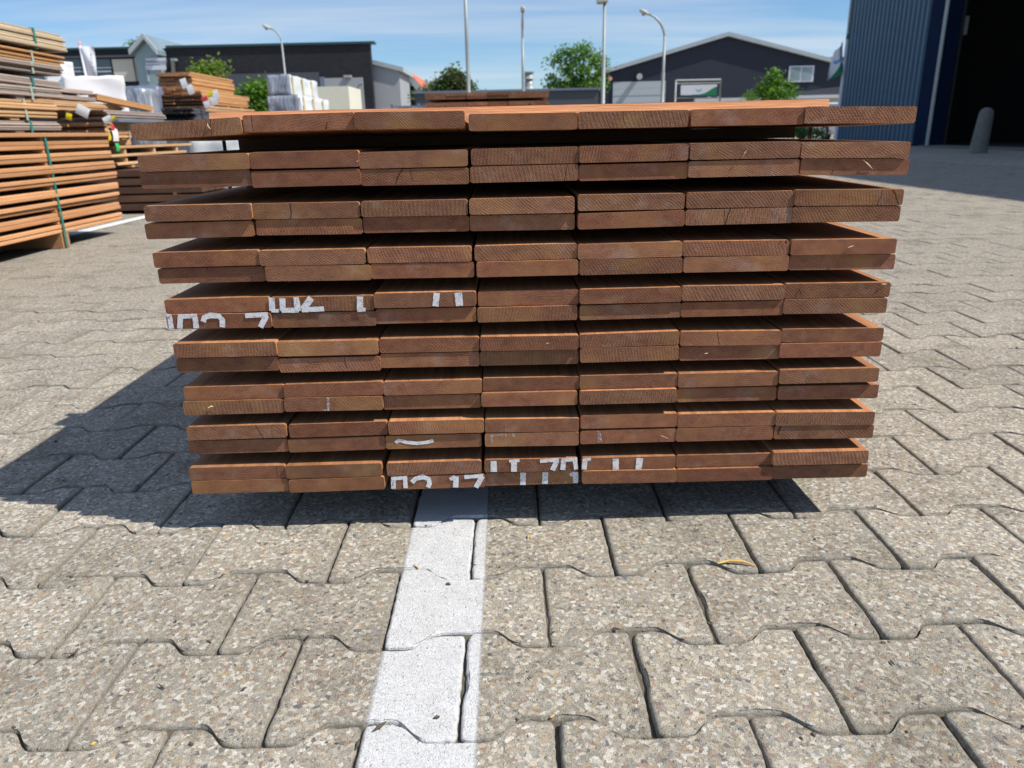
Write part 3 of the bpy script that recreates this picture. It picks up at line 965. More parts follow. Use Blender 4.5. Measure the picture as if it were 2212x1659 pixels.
# splinters and curled shavings left by the saw
for rI, c, cr_, pts in ((0, 0, 'A1', [(470, 122), (470, 135), (478, 146), (486, 152)]), (1, 5, 'R1', [(1240, 300), (1230, 312), (1215, 340)]), (2, 6, 'R1', [(1882, 352), (1910, 378), (1935, 404)]), (5, 6, 'R2', [(1800, 368), (1815, 360), (1830, 356)]),
                        (10, 5, 'R3', [(1005, 452), (1016, 450), (1026, 448)]), (9, 3, 'R3', [(130, 394), (145, 394)]), (1, 2, 'A1', [(1296, 335), (1302, 327)]), (7, 6, 'R3', [(1985, 66), (2000, 68), (2012, 66)]), (14, 4, 'R4', [(765, 462), (805, 478)]), (12, 0, 'A4', [(325, 250), (345, 240), (355, 244)])):
    o, mtx = planks[rI, c]
    m = MB()
    P_ = [at_y(*crop(cr_, *p), place[rI, c][2] - 0.0012 - 0.002 * (i % 2)) for i, p in enumerate(pts)]
    m.tube(P_, [0.0004] + [0.0009] * (len(P_) - 2) + [0.0003], 5)
    x = m.mesh("splinter", [M['batten']])
    put("splinter", x, o)


# ------------------------------------------------------------------ other bundles of boards
def bundle(label, xr, y0, y1, z0, layers, side, end, bw=0.14, cols=6, t=0.021, gap=0.021, pair=2, rx=0.0, straps=(), strap_mat='strap', bearer=0.09, seed=1, cat="timber bundle", name="board_bundle", ragged=0.02, group="bundles of boards stored in the yard", bearers=None, extra=None):
    """boards along Y; xr = x of the right hand face; layers counted upwards, a batten after each `pair` layers (0 = none)"""
    r_ = random.Random(seed)
    L = y1 - y0
    root = thing(name, label, cat, (xr - cols * bw / 2, y0, z0), group)
    me = board_mesh(bw - 0.0015, t, L, [M[side], M[end]], 0.003, 2)
    z = z0
    pts = bearers if bearers is not None else (y0 + 0.14 * L, y0 + 0.5 * L, y1 - 0.18 * L)
    xl = xr - cols * bw
    lean = math.tan(rx)
    if bearer:
        for y in pts:
            MB().box(xl + 0.01, xr - 0.01, y, y + 0.075, z + .001, z + bearer).build("bearer", M[side], root)
        z += bearer
    for k in range(layers):
        if pair and k and k % pair == 0:
            for y in pts:
                zz = z + lean * (y - y0)
                MB().box(xl + 0.015, xr - 0.012, y, y + 0.03, zz + .0005, zz + gap - .0005).build("batten", M[side], root)
            z += gap
        sh = r_.gauss(0, ragged)
        for c in range(cols):
            x = xr - (c + 0.5) * bw + (r_.gauss(0, 0.006) if c == 0 else 0)
            put("board", me, root, xform((x, y0 + sh + r_.gauss(0, ragged * 0.4), z + t / 2), rx + r_.gauss(0, 0.0006), 0, r_.gauss(0, 0.0008)))
        z += t + 0.0006
    for y in straps:
        strap_loop(xl - .003, xr + .004, z0 + (0.002 if bearer else 0) + lean * (y - y0), z + 0.001 + lean * (y - y0), y, 0.018).build("strap", M[strap_mat], root)
    return root, z


# the orange stack by the left edge, its long side in the sun
yb = on_ground(150, 535).y
X1 = on_ground(150, 535).x
yfar = at_x(267, 475, X1).y
_, zt1 = bundle("orange brown stack of battened boards on the paving at far left, teal strapped", X1, yfar - 2.7, yfar, 0.0015, 17, 'orange_side', 'wood_end', straps=(yb - 0.03,), bearers=(yb - 1.6, yb - 0.8, yb - 0.04), ragged=0.004, seed=5)

# seven smaller bundles piled on it
ye = at_x(132, 270, X1).y
pile = [
    ("weathered grey boards lying directly on the orange stack, two pale straps", 'grey_side', 4, 0.0115, 0.00, 0.0, 0.01140, 0.00),
    ("pale tan bundle in the middle of the left pile, green straps hanging down", 'tan_side', 6, 0.0144, -0.02, 0.0, 0.01406, 0.0),
    ("flat grey bundle above the pale tan bundle, tied with a light band", 'grey_side', 4, 0.0173, 0.06, 0.0, 0.01254, 0.004),
    ("bent grey bundle whose boards sag towards their far end", 'grey_side', 5, 0.0086, 0.10, -0.016, 0.01254, 0.0),
    ("brownish grey bundle under the orange one in the left pile", 'grey_side', 4, 0.0086, 0.12, -0.006, 0.01216, 0.0),
    ("thin orange brown bundle near the top of the left pile", 'brown_side', 4, 0.0101, 0.14, -0.010, 0.01178, 0.0),
    ("blond bundle topping the left pile, half wrapped in torn plastic", 'blond_side', 7, 0.0115, 0.20, -0.004, 0.01254, 0.0),
]
z = zt1 + 0.002
for k, (lab, mat, n, brg, dy, rx, t, dx) in enumerate(pile):
    y_end = ye + dy
    _, z = bundle(lab, X1 + dx, y_end - 2.3, y_end, z, n, mat, 'tan_end', t=t, pair=0, bearer=brg, rx=rx, straps=(y_end - 0.30, y_end - 0.95), strap_mat='pale_strap' if k % 3 else 'strap', seed=30 + k, cols=6, ragged=0.012, name="board_bundle")
    z += 0.002
TOP_PILE = z


# plastic wrapped packs
def wrapped(label, x0, x1, y0, y1, z0, z1, mat, amp=0.012, name="wrapped_pack", seed=0, group="plastic wrapped packs in the yard", battens=0, side=None, cat="wrapped pack", rz=0.0):
    root = thing(name, label, cat, ((x0 + x1) / 2, (y0 + y1) / 2, z0), group)
    bm = bmesh.new()
    bmesh.ops.create_cube(bm, size=1.0)
    bmesh.ops.subdivide_edges(bm, edges=bm.edges[:], cuts=15, use_grid_fill=True)
    for v in bm.verts:
        p = v.co.copy()
        q = Vector((abs(p.x), abs(p.y), abs(p.z)))
        r = 0.05
        # soften the edges
        e = sorted(q)[1]
        f = 1.0 - r * max(0.0, (e - 0.42) / 0.08) * 0.5
        w = Vector((x0 + (p.x * f + .5) * (x1 - x0), y0 + (p.y * f + .5) * (y1 - y0), z0 + (p.z + .5) * (z1 - z0) if p.z < 0.45 else z0 + (p.z * (1 - (1 - f) * .6) + .5) * (z1 - z0)))
        nv_ = Vector((noise.noise(w * 5 + Vector((seed, 0, 0))), noise.noise(w * 5 + Vector((0, seed + 7, 0))), noise.noise(w * Vector((4, 4, 9)) * 1.0 + Vector((3, 0, seed))) if False else noise.noise(w * 6)))
        fold = noise.noise(Vector((w.x * 3 + w.z * 7, w.y * 3, seed + w.z * 1.5)))
        w = w + nv_ * amp + Vector((p.x, p.y, 0)) * fold * amp * 1.6
        if rz:
            c0 = Vector(((x0 + x1) / 2, (y0 + y1) / 2, 0))
            w = Matrix.Rotation(rz, 3, 'Z') @ (w - c0) + c0
        v.co = w
    for f in bm.faces:
        f.smooth = True
        f.material_index = 1 if (side and f.normal.x > 0.5) else 0
    me = bpy.data.meshes.new("wrap")
    bm.to_mesh(me); bm.free()
    me.materials.append(M[mat]); me.materials.append(M[side or mat])
    put("wrap", me, root)
    for k in range(battens):
        y = y0 + (y1 - y0) * (k + 0.15) / battens
        MB().box(x1 + 0.008, x1 + 0.026, y, y + 0.06, z0 + .01, z1 - 0.02).build("edge_batten", M['batten'], root)
    return root


def tag_sheet(label, u, v, w, h, x=None, y=None, mat='paper', tilt=0.0, group="paper tags stapled to the bundles", cat="tag", name="paper_tag"):
    p = at_x(u, v, x) if x is not None else at_y(u, v, y)
    m = MB()
    n = 4
    for i in range(n):
        a, b = i / n, (i + 1) / n
        cu = lambda s_: 0.006 * math.sin(s_ * 3.0)
        if x is not None:
            mt = xform((p.x + 0.006, p.y, p.z), tilt)
            vs = [mt @ Vector(q) for q in ((cu(a), -w / 2, h / 2 - a * h), (cu(a), w / 2, h / 2 - a * h), (cu(b), w / 2, h / 2 - b * h), (cu(b), -w / 2, h / 2 - b * h))]
            back = [q - Vector((0.0012, 0, 0)) for q in vs]
        else:
            mt = xform((p.x, p.y - 0.006, p.z), 0, tilt)
            vs = [mt @ Vector(q) for q in ((-w / 2, -cu(a), h / 2 - a * h), (w / 2, -cu(a), h / 2 - a * h), (w / 2, -cu(b), h / 2 - b * h), (-w / 2, -cu(b), h / 2 - b * h))]
            back = [q + Vector((0, 0.0012, 0)) for q in vs]
        m.add(vs + back, [(0, 1, 2, 3), (7, 6, 5, 4), (0, 4, 5, 1), (1, 5, 6, 2), (2, 6, 7, 3), (3, 7, 4, 0)])
    o = m.build(name, M[mat])
    o['label'] = label
    o['category'] = cat
    o['group'] = group
    return o


# second pile further back: dark boards lying across, sawn ends and lit sides above them
YC = 6.35
cR = at_y(235, 290, YC).x
root = thing("board_bundle", "dark brown boards lying crosswise at the foot of the second pile", "timber bundle", (cR - 0.4, YC, 0), "bundles of boards stored in the yard")
e0, e1 = at_y(150, 400, YC).x, at_y(436, 400, YC).x
me = MB().box(0, e1 - e0, 0, 0.14, 0, 0.052).mesh("board", [M['dark_side']])
z = 0.03
rr = random.Random(4)
for k in range(5):
    for c in range(5):
        put("board", me, root, xform((e0 + rr.gauss(0, .01), YC + c * 0.143 + rr.gauss(0, .002), z)))
    if k < 4:
        for x in (e0 + 0.2, e1 - 0.25):
            MB().box(x, x + 0.03, YC + 0.01, YC + 0.7, z + 0.0525, z + 0.0665).build("batten", M['tan_side'], root)
    z += 0.067
for x in (e0 + 0.15, e1 - 0.2):
    MB().box(x, x + .08, YC + .01, YC + .7, 0.0015, 0.0295).build("bearer", M['dark_side'], root)
ZE = z
z = ZE
yC2 = YC + 1.55
cz = lambda v: at_y(235, v, YC).z
t_b = (cz(304) - ZE - 0.020) / 3
bundle("three battened layers of light boards resting on the dark crosswise boards", cR, YC + 0.02, yC2, z, 3, 'tan_side', 'dark_end', t=0.022, pair=1, gap=max(0.01, t_b - 0.022), bearer=0.02, seed=51, ragged=0.05, cols=6)
_, z = bundle("neat light brown bundle with dark sawn ends and a hanging white tag", cR - 0.01, YC, yC2 + .2, cz(302), 8, 'tan_side', 'dark_end', t=(cz(263) - cz(302)) / 8 - 0.0026, pair=0, bearer=0.014, seed=52, ragged=0.015, cols=6, straps=(YC + 0.35,), strap_mat='pale_strap')
root = thing("cover_sheet", "blue grey cover sheet laid flat over the light brown bundle", "sheet", (cR - .3, YC, z))
MB().box(cR - 0.62, cR + 0.05, YC + 0.10, YC + 1.5, z + .001, z + 0.022).build("sheet", M['sheet'], root)
z += 0.023
_, z2 = bundle("taupe composite boards on the blue grey sheet, white and red paper over their end", cR, YC + 0.02, YC + 1.1, z, 4, 'grey_side', 'dark_end', t=0.017, pair=0, bearer=0.0, seed=53, ragged=0.01, cols=3)
_, z3 = bundle("golden boards behind the taupe composite boards", cR - 0.30, YC - 0.75, YC + 0.95, z2 + .002, 5, 'tan_side', 'tan_end', t=0.0135, pair=0, bearer=0.0, seed=54, ragged=0.015, cols=4)
_, z4 = bundle("grey brown beams lying on the golden boards", cR - 0.33, YC - 0.9, YC + 0.55, z3 + .002, 2, 'grey_side', 'dark_end', t=0.032, pair=1, gap=0.022, bearer=0.01, seed=55, ragged=0.02, cols=4)
wrapped("white wrapped pack with a green print, lying behind the grey brown beams", at_y(98, 200, 7.6).x, at_y(222, 200, 7.6).x, 7.6, 8.3, 0.62, at_y(200, 168, 7.9).z, 'tarp', 0.02, seed=2, rz=R(30))
MB().box(at_y(98, 200, 7.6).x + .15, at_y(222, 200, 7.6).x - .15, 7.8, 8.3, 0.0015, 0.62).build("timber_base", M['brown_side'], None, label="brown timber base under the white wrapped pack with the green print", category="timber base")
wrapped("small white wrapped roll on top of the pile, tan straps round it", at_y(80, 150, 8.8).x, at_y(136, 150, 8.8).x, 8.8, 9.1, 0.9, at_y(130, 132, 8.8).z, 'tarp', 0.02, seed=5, rz=R(32))
MB().box(at_y(80, 150, 8.8).x + .03, at_y(136, 150, 8.8).x - .1, 8.88, 9.05, 0.0015, 0.9).build("timber_base", M['brown_side'], None, label="brown timber base under the small white wrapped roll", category="timber base")
# long loose boards leaning over the sheet
root = thing("loose_boards", "three long loose orange brown boards slanting over the second pile", "boards", at_y(200, 215, 7.2))
for k in range(3):
    a, b = at_y(200, 205 + 4 * k, 6.9), at_y(322, 232 + 3 * k, 7.45)
    d = b - a
    mt = Matrix.Translation(a) @ d.to_track_quat('Y', 'Z').to_matrix().to_4x4()
    me = MB().box(-0.05, 0.05, 0, d.length, -0.008, 0.008).mesh("board", [M['brown_side']])
    put("board", me, root, mt)
# tags
tag_sheet("large white paper sheet over the end of the taupe composite boards", 180, 240, 0.10, 0.08, y=YC - 0.0, tilt=0.5)
tag_sheet("yellow tag by the end of the taupe composite boards", 150, 252, 0.045, 0.05, y=YC - 0.02, mat='yellow', tilt=0.3)
tag_sheet("white curled tag on the corner of the neat light brown bundle", 233, 258, 0.07, 0.05, y=YC - 0.02, tilt=-0.4)
tag_sheet("small yellow tag beside the white curled tag", 246, 255, 0.035, 0.03, y=YC - 0.03, mat='yellow', tilt=-0.4)
tag_sheet("white square tag with a red top hanging on the light brown bundle", 247, 291, 0.09, 0.10, x=cR)
tag_sheet("red tag above the white square tag", 241, 276, 0.05, 0.06, x=cR, mat='red')
tag_sheet("yellow tag at the left of the white square tag", 234, 295, 0.045, 0.06, x=cR, mat='yellow')
tag_sheet("green tag dangling in front of the battened light layers", 252, 318, 0.055, 0.06, x=cR + 0.01, mat='green_tag')

# third pile (u 335-530): brown boards, ends towards us, black wrapped bundle under it
YF = 12.0
fx = at_y(417, 200, YF).x
fz = lambda v, u=417: at_y(u, v, YF).z
f_end = at_x(505, 190, fx).y
bundle("tall brown bundle at the top of the third pile, its lit side in narrow layers", fx, YF, f_end, fz(195), 9, 'brown_side', 'tan_end', t=(fz(155) - fz(195)) / 9 - .0006, pair=0, bearer=0, seed=61, cols=4, bw=0.125, ragged=0.03)
bundle("thin light bundle under the tall brown bundle in the third pile", fx + 0.12, YF - .05, f_end + .35, fz(207), 3, 'tan_side', 'tan_end', t=(fz(196) - fz(207)) / 3 - .0006, pair=0, bearer=0, seed=62, cols=5, bw=0.14, ragged=0.03)
bundle("ragged dark brown bundle in the middle of the third pile", fx + 0.18, YF - .1, f_end + .1, fz(230), 6, 'brown_side', 'dark_end', t=0.022, pair=0, bearer=0.028, seed=63, cols=6, bw=0.14, ragged=0.06)
bundle("pale wide boards under the ragged dark bundle of the third pile", fx + 0.22, YF - .1, f_end + .3, fz(242), 3, 'tan_side', 'tan_end', t=0.026, pair=0, bearer=0.0, seed=64, cols=6, bw=0.14, ragged=0.04)
bundle("black composite boards with frayed ends at the bottom of the third pile", fx + 0.20, YF - .6, f_end + .1, fz(262), 7, 'slate_side', 'black_end', t=0.0225, pair=0, bearer=0.0, seed=65, cols=6, bw=0.14, ragged=0.05)
wrapped("silver wrapped pack under the third pile, light battens on its side", fx - .7, fx + 0.9, YF - 0.2, f_end + .6, 0.0015, fz(263), 'film', 0.02, seed=8, battens=3, side='paleside')
for u, v, mat, lab in ((398, 180, 'paper', "white tag hanging at the corner of the tall brown bundle"), (412, 193, 'paper', "white tag with a red edge below the tall brown bundle"), (455, 204, 'yellow', "yellow tag on the lit side of the third pile"), (466, 205, 'paper', "white tag next to the yellow tag of the third pile"),
                       (462, 217, 'paper', "white tag under the yellow one on the third pile"), (447, 223, 'paper', "lowest white tag on the third pile above the silver pack"), (443, 215, 'red', "dark red tag between the white tags of the third pile")):
    tag_sheet(lab, u, v, 0.09, 0.13 if mat == 'paper' else 0.08, y=YF - 0.35, mat=mat, tilt=-0.25)

# grey packs between second and third pile, and big film wrapped stack right of the bush
wrapped("clear film covered crate left of the third pile", at_y(272, 220, 10.5).x, at_y(318, 220, 10.5).x, 10.5, 10.9, 0.0015, at_y(300, 190, 10.5).z, 'film', 0.03, seed=11)
wrapped("grey steel coloured pack behind the white wrapped pack", at_y(262, 220, 11.8).x, at_y(345, 220, 11.8).x, 11.8, 13.0, 0.0015, at_y(300, 184, 11.8).z, 'sheet', 0.02, seed=12)
YG = 14.0
gx = at_y(629, 200, YG).x
g_end = at_x(686, 190, gx).y
wrapped("upper film wrapped pack right of the green bush, pale side with light battens", at_y(578, 200, YG).x, gx, YG, g_end, at_y(600, 205, YG).z, at_y(600, 161, YG).z, 'film', 0.02, seed=13, battens=3, side='paleside')
wrapped("lower film wrapped pack carrying the upper one right of the green bush", at_y(578, 200, YG).x, gx + 0.18, YG - .1, g_end + .1, 0.0015, at_y(600, 206, YG).z, 'film', 0.025, seed=14, battens=3, side='paleside')
# white foil packs seen low through the gap at the left of the front stack
wrapped("white foil pack standing low behind the left edge of the front stack", at_y(405, 300, 8.5).x, at_y(520, 300, 8.5).x, 8.5, 10.2, 0.0015, 0.60, 'paleside', 0.02, seed=15, battens=2)

# the stack of boards straight behind the front one
YS = 6.0
sx0, sx1 = at_y(918, 215, YS).x, at_y(1188, 215, YS).x
zs_top = at_y(1052, 199, YS).z
bwid = (sx1 - sx0) / 6
bundle("brown board stack straight behind the front stack, sawn ends in shade", sx1, YS, YS + 2.6, 0.0015, 24, 'wood_side', 'wood_end', t=(zs_top - 0.07 - 11 * 0.022) / 24 - .0006, gap=0.022, pair=2, bearer=0.07, cols=6, bw=bwid, seed=77, ragged=0.006)

# ------------------------------------------------------------------ blue hall on the right
XH = 10.9
y_corner = at_x(1812, 300, XH).y
y_door = at_x(2012, 300, XH).y
y_trim = at_x(1978, 300, XH).y
HH = 8.45
hall = thing("blue_hall", "blue corrugated hall with a wide dark doorway on the right of the yard", "building", (XH + 6, 12, 0))


def ribbed(y0, y1, z0, z1, x, pitch=0.245, depth=0.08):
    m = MB()
    prof = []
    y = y0
    while y < y1 - 1e-6:
        for dy, dx in ((0.0, 0.0), (0.38, 0.0), (0.5, -depth), (0.88, -depth)):
            yy = y + dy * pitch
            if yy < y1:
                prof.append((x + dx, yy))
        y += pitch
    prof.append((x, y1))
    vs = [(p[0], p[1], zz) for zz in (z0, z1) for p in prof]
    n = len(prof)
    m.add(vs, [(i, i + n, i + 1 + n, i + 1) for i in range(n - 1)])
    return m


yy = y_trim
k = 0
while yy < y_corner - 0.05:
    y2 = min(yy + 0.98, y_corner)
    ribbed(yy, y2, 0.05, HH, XH - 0.004 * (k % 2)).build("cladding_panel", M['blue_clad'], hall)
    yy = y2
    k += 1
yd0 = 9.0
yy = -6.0
while yy < yd0 - 0.05:
    y2 = min(yy + 0.98, yd0)
    ribbed(yy, y2, 0.05, HH, XH - 0.004 * (k % 2)).build("cladding_panel", M['blue_clad'], hall)
    yy = y2
    k += 1
ribbed(yd0, y_trim, 7.6, HH, XH).build("cladding_panel", M['blue_clad'], hall)
m = MB(); m.box(XH - 0.07, XH + 0.30, y_door, y_trim - 0.002, 0.004, 7.59); m.build("door_flashing", M['blue_trim'], hall)
m = MB(); m.box(XH - 0.10, XH - 0.072, y_door - 0.05, y_door + 0.09, 0.004, 7.58); m.build("door_rail", M['galv'], hall)
m = MB(); m.box(XH - 0.07, XH + 0.30, yd0, yd0 + 0.4, 0.004, 7.59); m.build("door_flashing", M['blue_trim'], hall)
m = MB(); m.box(XH - 0.09, XH + 0.02, y_corner + .001, y_corner + 0.10, 0.004, HH); m.build("corner_flashing", M['galv'], hall)
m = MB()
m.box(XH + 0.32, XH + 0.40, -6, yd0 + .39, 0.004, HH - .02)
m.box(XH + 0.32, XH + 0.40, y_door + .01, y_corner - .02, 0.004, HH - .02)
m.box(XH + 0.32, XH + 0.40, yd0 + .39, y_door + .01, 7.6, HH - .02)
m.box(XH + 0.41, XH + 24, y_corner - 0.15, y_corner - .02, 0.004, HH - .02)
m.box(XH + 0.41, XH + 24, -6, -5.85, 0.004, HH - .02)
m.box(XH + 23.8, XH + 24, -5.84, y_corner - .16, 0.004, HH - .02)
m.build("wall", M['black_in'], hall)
m = MB(); m.box(XH - 0.25, XH + 24.2, -6.2, y_corner + 0.25, HH + .002, HH + 0.22); m.build("roof", M['blue_trim'], hall)
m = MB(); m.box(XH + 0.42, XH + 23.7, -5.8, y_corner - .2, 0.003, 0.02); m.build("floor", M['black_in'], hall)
m = MB(); m.box(XH - 0.35, XH + 0.31, yd0 + 0.41, y_door - 0.06, 0.003, 0.035); m.build("door_sill", M['concrete'], hall)
p = at_x(2068, 58, XH + 0.9)
m = MB(); m.box(p.x, p.x + .12, p.y - .28, p.y + .28, p.z - .22, p.z + .22); m.build("switch_box", M['lamp_head'], hall)
for k in range(4):
    MB().box(XH + 8.0 + .15 * (k % 2), XH + 9.2, y_door - 7, y_door + 4.0, 0.03 + k * 1.15, 0.95 + k * 1.15).build("stored_bundle", M['dark_side'], hall)
# concrete bollard by the doorway
pb = on_ground(2112, 330)
s_ = (pb.y * cp + EYE * sp) / F
hb = at_y(2125, 232, pb.y).z
bol = thing("bollard", "rounded grey concrete bollard leaning in front of the dark hall doorway", "bollard", pb)
rb = 17 * s_
prof = [(0.0, rb * 1.08), (0.12, rb * 1.02), (hb * 0.55, rb * 0.92), (hb - rb * 0.8, rb * 0.84), (hb - rb * 0.45, rb * 0.76), (hb - rb * 0.18, rb * 0.55), (hb - rb * 0.04, rb * 0.28), (hb, rb * 0.05)]
MB().tube([(pb.x + 0.06 * h_, pb.y, h_) for h_, _ in prof], [r for _, r in prof], 20).build("post", M['concrete'], bol)

# ------------------------------------------------------------------ buildings across the road
YB = 53.0


def face_box(m, u0, u1, v0, v1, y, depth, mat=0, z0=None):
    """box whose front is at distance y and covers the sight lines u0..u1, v0..v1"""
    um, vm = (u0 + u1) / 2, (v0 + v1) / 2
    x0, x1 = at_y(u0, vm, y).x, at_y(u1, vm, y).x
    zt, zb = at_y(um, v0, y).z, (at_y(um, v1, y).z if z0 is None else z0)
    return m.box(x0, x1, y, y + depth, zb, zt, mat)


b1 = thing("brick_building", "long black brick building with flat roof and grey lower band", "building", (at_y(580, 200, YB).x, YB, 0))
m = MB(); face_box(m, 362, 806, 99, 300, YB, 0.6, z0=0.0); face_box(m, 362, 780, 118, 300, YB + .61, 13, z0=0.0); m.build("wall", M['black_brick'], b1)
x0, x1, zt = at_y(362, 100, YB).x, at_y(806, 100, YB).x, at_y(584, 99, YB).z
MB().box(x0 - .1, x1 + .1, YB - .12, YB + .7, zt + .002, zt + 0.14).build("roof_edge", M['teal_trim'], b1)
m = MB(); face_box(m, 372, 694, 159, 300, YB - 0.14, 0.13, z0=0.02); m.build("grey_band", M['grey_wall'], b1)
m = MB(); face_box(m, 706, 788, 168, 300, YB - 0.14, 0.13, z0=0.02); m.build("gate_panel", M['pale_grey'], b1)
m = MB(); face_box(m, 696, 706, 166, 300, YB - 0.16, 0.15, z0=0.02); m.build("column", M['sheet'], b1)
m = MB(); face_box(m, 742, 757, 162, 167, YB - 0.5, 0.45); m.build("wall_lamp", M['pale_grey'], b1)
m = MB(); m.tube([at_y(373, 128, YB - .2), at_y(378, 200, YB - .2)], 0.14, 8); face_box(m, 368, 378, 126, 131, YB - .45, .4); m.build("downpipe", M['galv'], b1)
m = MB(); m.tube([at_y(783, 182, YB - .9), at_y(779, 181, YB - .9), at_y(775, 186, YB - .9), at_y(774, 215, YB - .9)], 0.10, 8); m.build("vent_pipe", M['galv'], b1)

b2 = thing("window_building", "low dark building with a long window strip and one beige blind", "building", (at_y(150, 200, YB).x, YB, 0))
m = MB(); face_box(m, -260, 308, 111, 300, YB, 12, z0=0.0); m.build("wall", M['black_brick'], b2)
x0, x1, zt = at_y(-260, 111, YB).x, at_y(308, 111, YB).x, at_y(24, 111, YB).z
MB().box(x0, x1 + .1, YB - .12, YB + 12.1, zt + .002, zt + .12).build("roof_edge", M['teal_trim'], b2)
for u0, u1 in ((-60, 20), (22, 112), (114, 176), (178, 241)):
    m = MB(); face_box(m, u0, u1, 128, 172, YB - 0.06, 0.05); w_ = m.build("window", M['glass'], b2)
    m = MB()
    for v in (145.5, 153.5):
        face_box(m, u0 + .5, u1 - .5, v, v + 2.2, YB - 0.12, 0.05)
    m.build("rail", M['whiteframe'], w_)
m = MB(); face_box(m, -70, 292, 122, 126.5, YB - 0.30, 0.29); m.build("canopy_strip", M['grey_wall'], b2)
m = MB(); face_box(m, 245, 290, 127.5, 176, YB - 0.10, 0.09); m.build("blind", M['beige'], b2)
m = MB(); m.tube([at_y(294.5, 128, YB - .2), at_y(301, 175, YB - .2)], 0.16, 8); face_box(m, 289, 300, 126, 131, YB - .45, .4); m.build("downpipe", M['galv'], b2)
m = MB(); face_box(m, 302, 307, 135, 139, YB - .3, .28); m.build("wall_lamp", M['cream'], b2)

gg = thing("glass_gable", "narrow glazed gable with pale blinds between the two dark buildings", "building", (at_y(334, 200, YB).x, YB, 0))
xa, xb, xm = at_y(311, 150, YB).x, at_y(359, 150, YB).x, at_y(332, 92, YB).x
ze_, za_ = at_y(335, 119, YB).z, at_y(332, 91, YB).z
m = MB(); m.prism([(xa, 0.0), (xb, 0.0), (xb, ze_), (xm, za_), (xa, ze_)], 'Y', YB - 1.0, YB + 5.5); m.build("glass_front", M['paleglass'], gg)
m = MB()
for p0, p1 in (((xa - .15, ze_ - .1), (xm, za_ + .05)), ((xm, za_ + .05), (xb + .15, ze_ - .1))):
    m.prism([p0, p1, (p1[0], p1[1] + .28), (p0[0], p0[1] + .28)], 'Y', YB - 1.3, YB + 5.6)
m.build("roof", M['paleglass'], gg)
m = MB()
for p0, p1 in (((xa - .15, ze_ - .1), (xm, za_ + .05)), ((xm, za_ + .05), (xb + .15, ze_ - .1))):
    m.prism([p0, p1, (p1[0], p1[1] + .32), (p0[0], p0[1] + .32)], 'Y', YB - 1.45, YB - 1.302)
m.build("bargeboard", M['trim'], gg)
for v0, v1 in ((125, 131), (135, 139), (141, 151)):
    m = MB(); face_box(m, 314, 358, v0, v1, YB - 1.06, 0.05); m.build("blind", M['whiteframe'], gg)
m = MB()
face_box(m, 317, 320, 150, 176, YB - 1.10, .09)
face_box(m, 312, 359, 132.5, 134, YB - 1.10, .09)
m.build("window_frame", M['trim'], gg)

b3 = thing("grey_gable_house", "pale grey house end beside the black brick building", "building", (at_y(835, 200, 54).x, 54, 0))
Y3 = 53.9
pl = [at_y(u, v, Y3) for u, v in ((800, 137), (862, 153), (862, 300))]
m = MB(); m.prism([(pl[0].x, 0.0), (pl[1].x, 0.0), (pl[1].x, pl[1].z), (pl[0].x, pl[0].z)], 'Y', Y3, Y3 + 5.4); m.build("wall", M['pale_grey'], b3)
m = MB(); m.prism([(pl[0].x - .1, pl[0].z + .004), (pl[1].x + .3, pl[1].z - .08), (pl[1].x + .3, pl[1].z + .2), (pl[0].x - .1, pl[0].z + .28)], 'Y', Y3 - .2, Y3 + 5.5); m.build("roof", M['trim'], b3)
b4 = thing("red_roof_house", "house with an orange red roof and dark gable behind the trees", "building", (at_y(890, 200, 60).x, 60, 0))
Y4 = 60.0
ap, el, er = at_y(884, 168, Y4), at_y(858, 205, Y4), at_y(922, 212, Y4)
m = MB(); m.prism([(el.x, 0), (er.x - .3, 0), (er.x - .3, er.z), (ap.x, ap.z), (el.x, el.z)], 'Y', Y4, Y4 + 0.9); m.prism([(ap.x, 0), (er.x - .3, 0), (er.x - .3, er.z), (ap.x, ap.z - 0.1)], 'Y', Y4 + .905, Y4 + 14); m.build("wall", M['navy'], b4)
m = MB(); m.prism([(ap.x - .05, ap.z + .05), (er.x, er.z), (er.x + .1, er.z + .35), (ap.x - .05, ap.z + .5)], 'Y', Y4 - .3, Y4 + 14); m.build("roof", M['redroof'], b4)
m = MB()
for a, b in ((el, ap), (ap, er)):
    m.prism([(a.x, a.z - .25), (b.x, b.z - .25), (b.x, b.z + .35), (a.x, a.z + .35)], 'Y', Y4 - .45, Y4 - .305)
m.build("bargeboard", M['trim'], b4)
m = MB(); face_box(m, 868, 905, 196, 198, Y4 - .1, .09); m.build("window_bar", M['whiteframe'], b4)
m = MB(); m.prism([(ap.x + 1.0, ap.z - .2), (ap.x + 1.75, ap.z - .9), (ap.x + 1.80, ap.z - .84), (ap.x + 1.05, ap.z - .14)], 'Y', Y4 + 1, Y4 + 3); m.build("solar_panel", M['sheet'], b4)

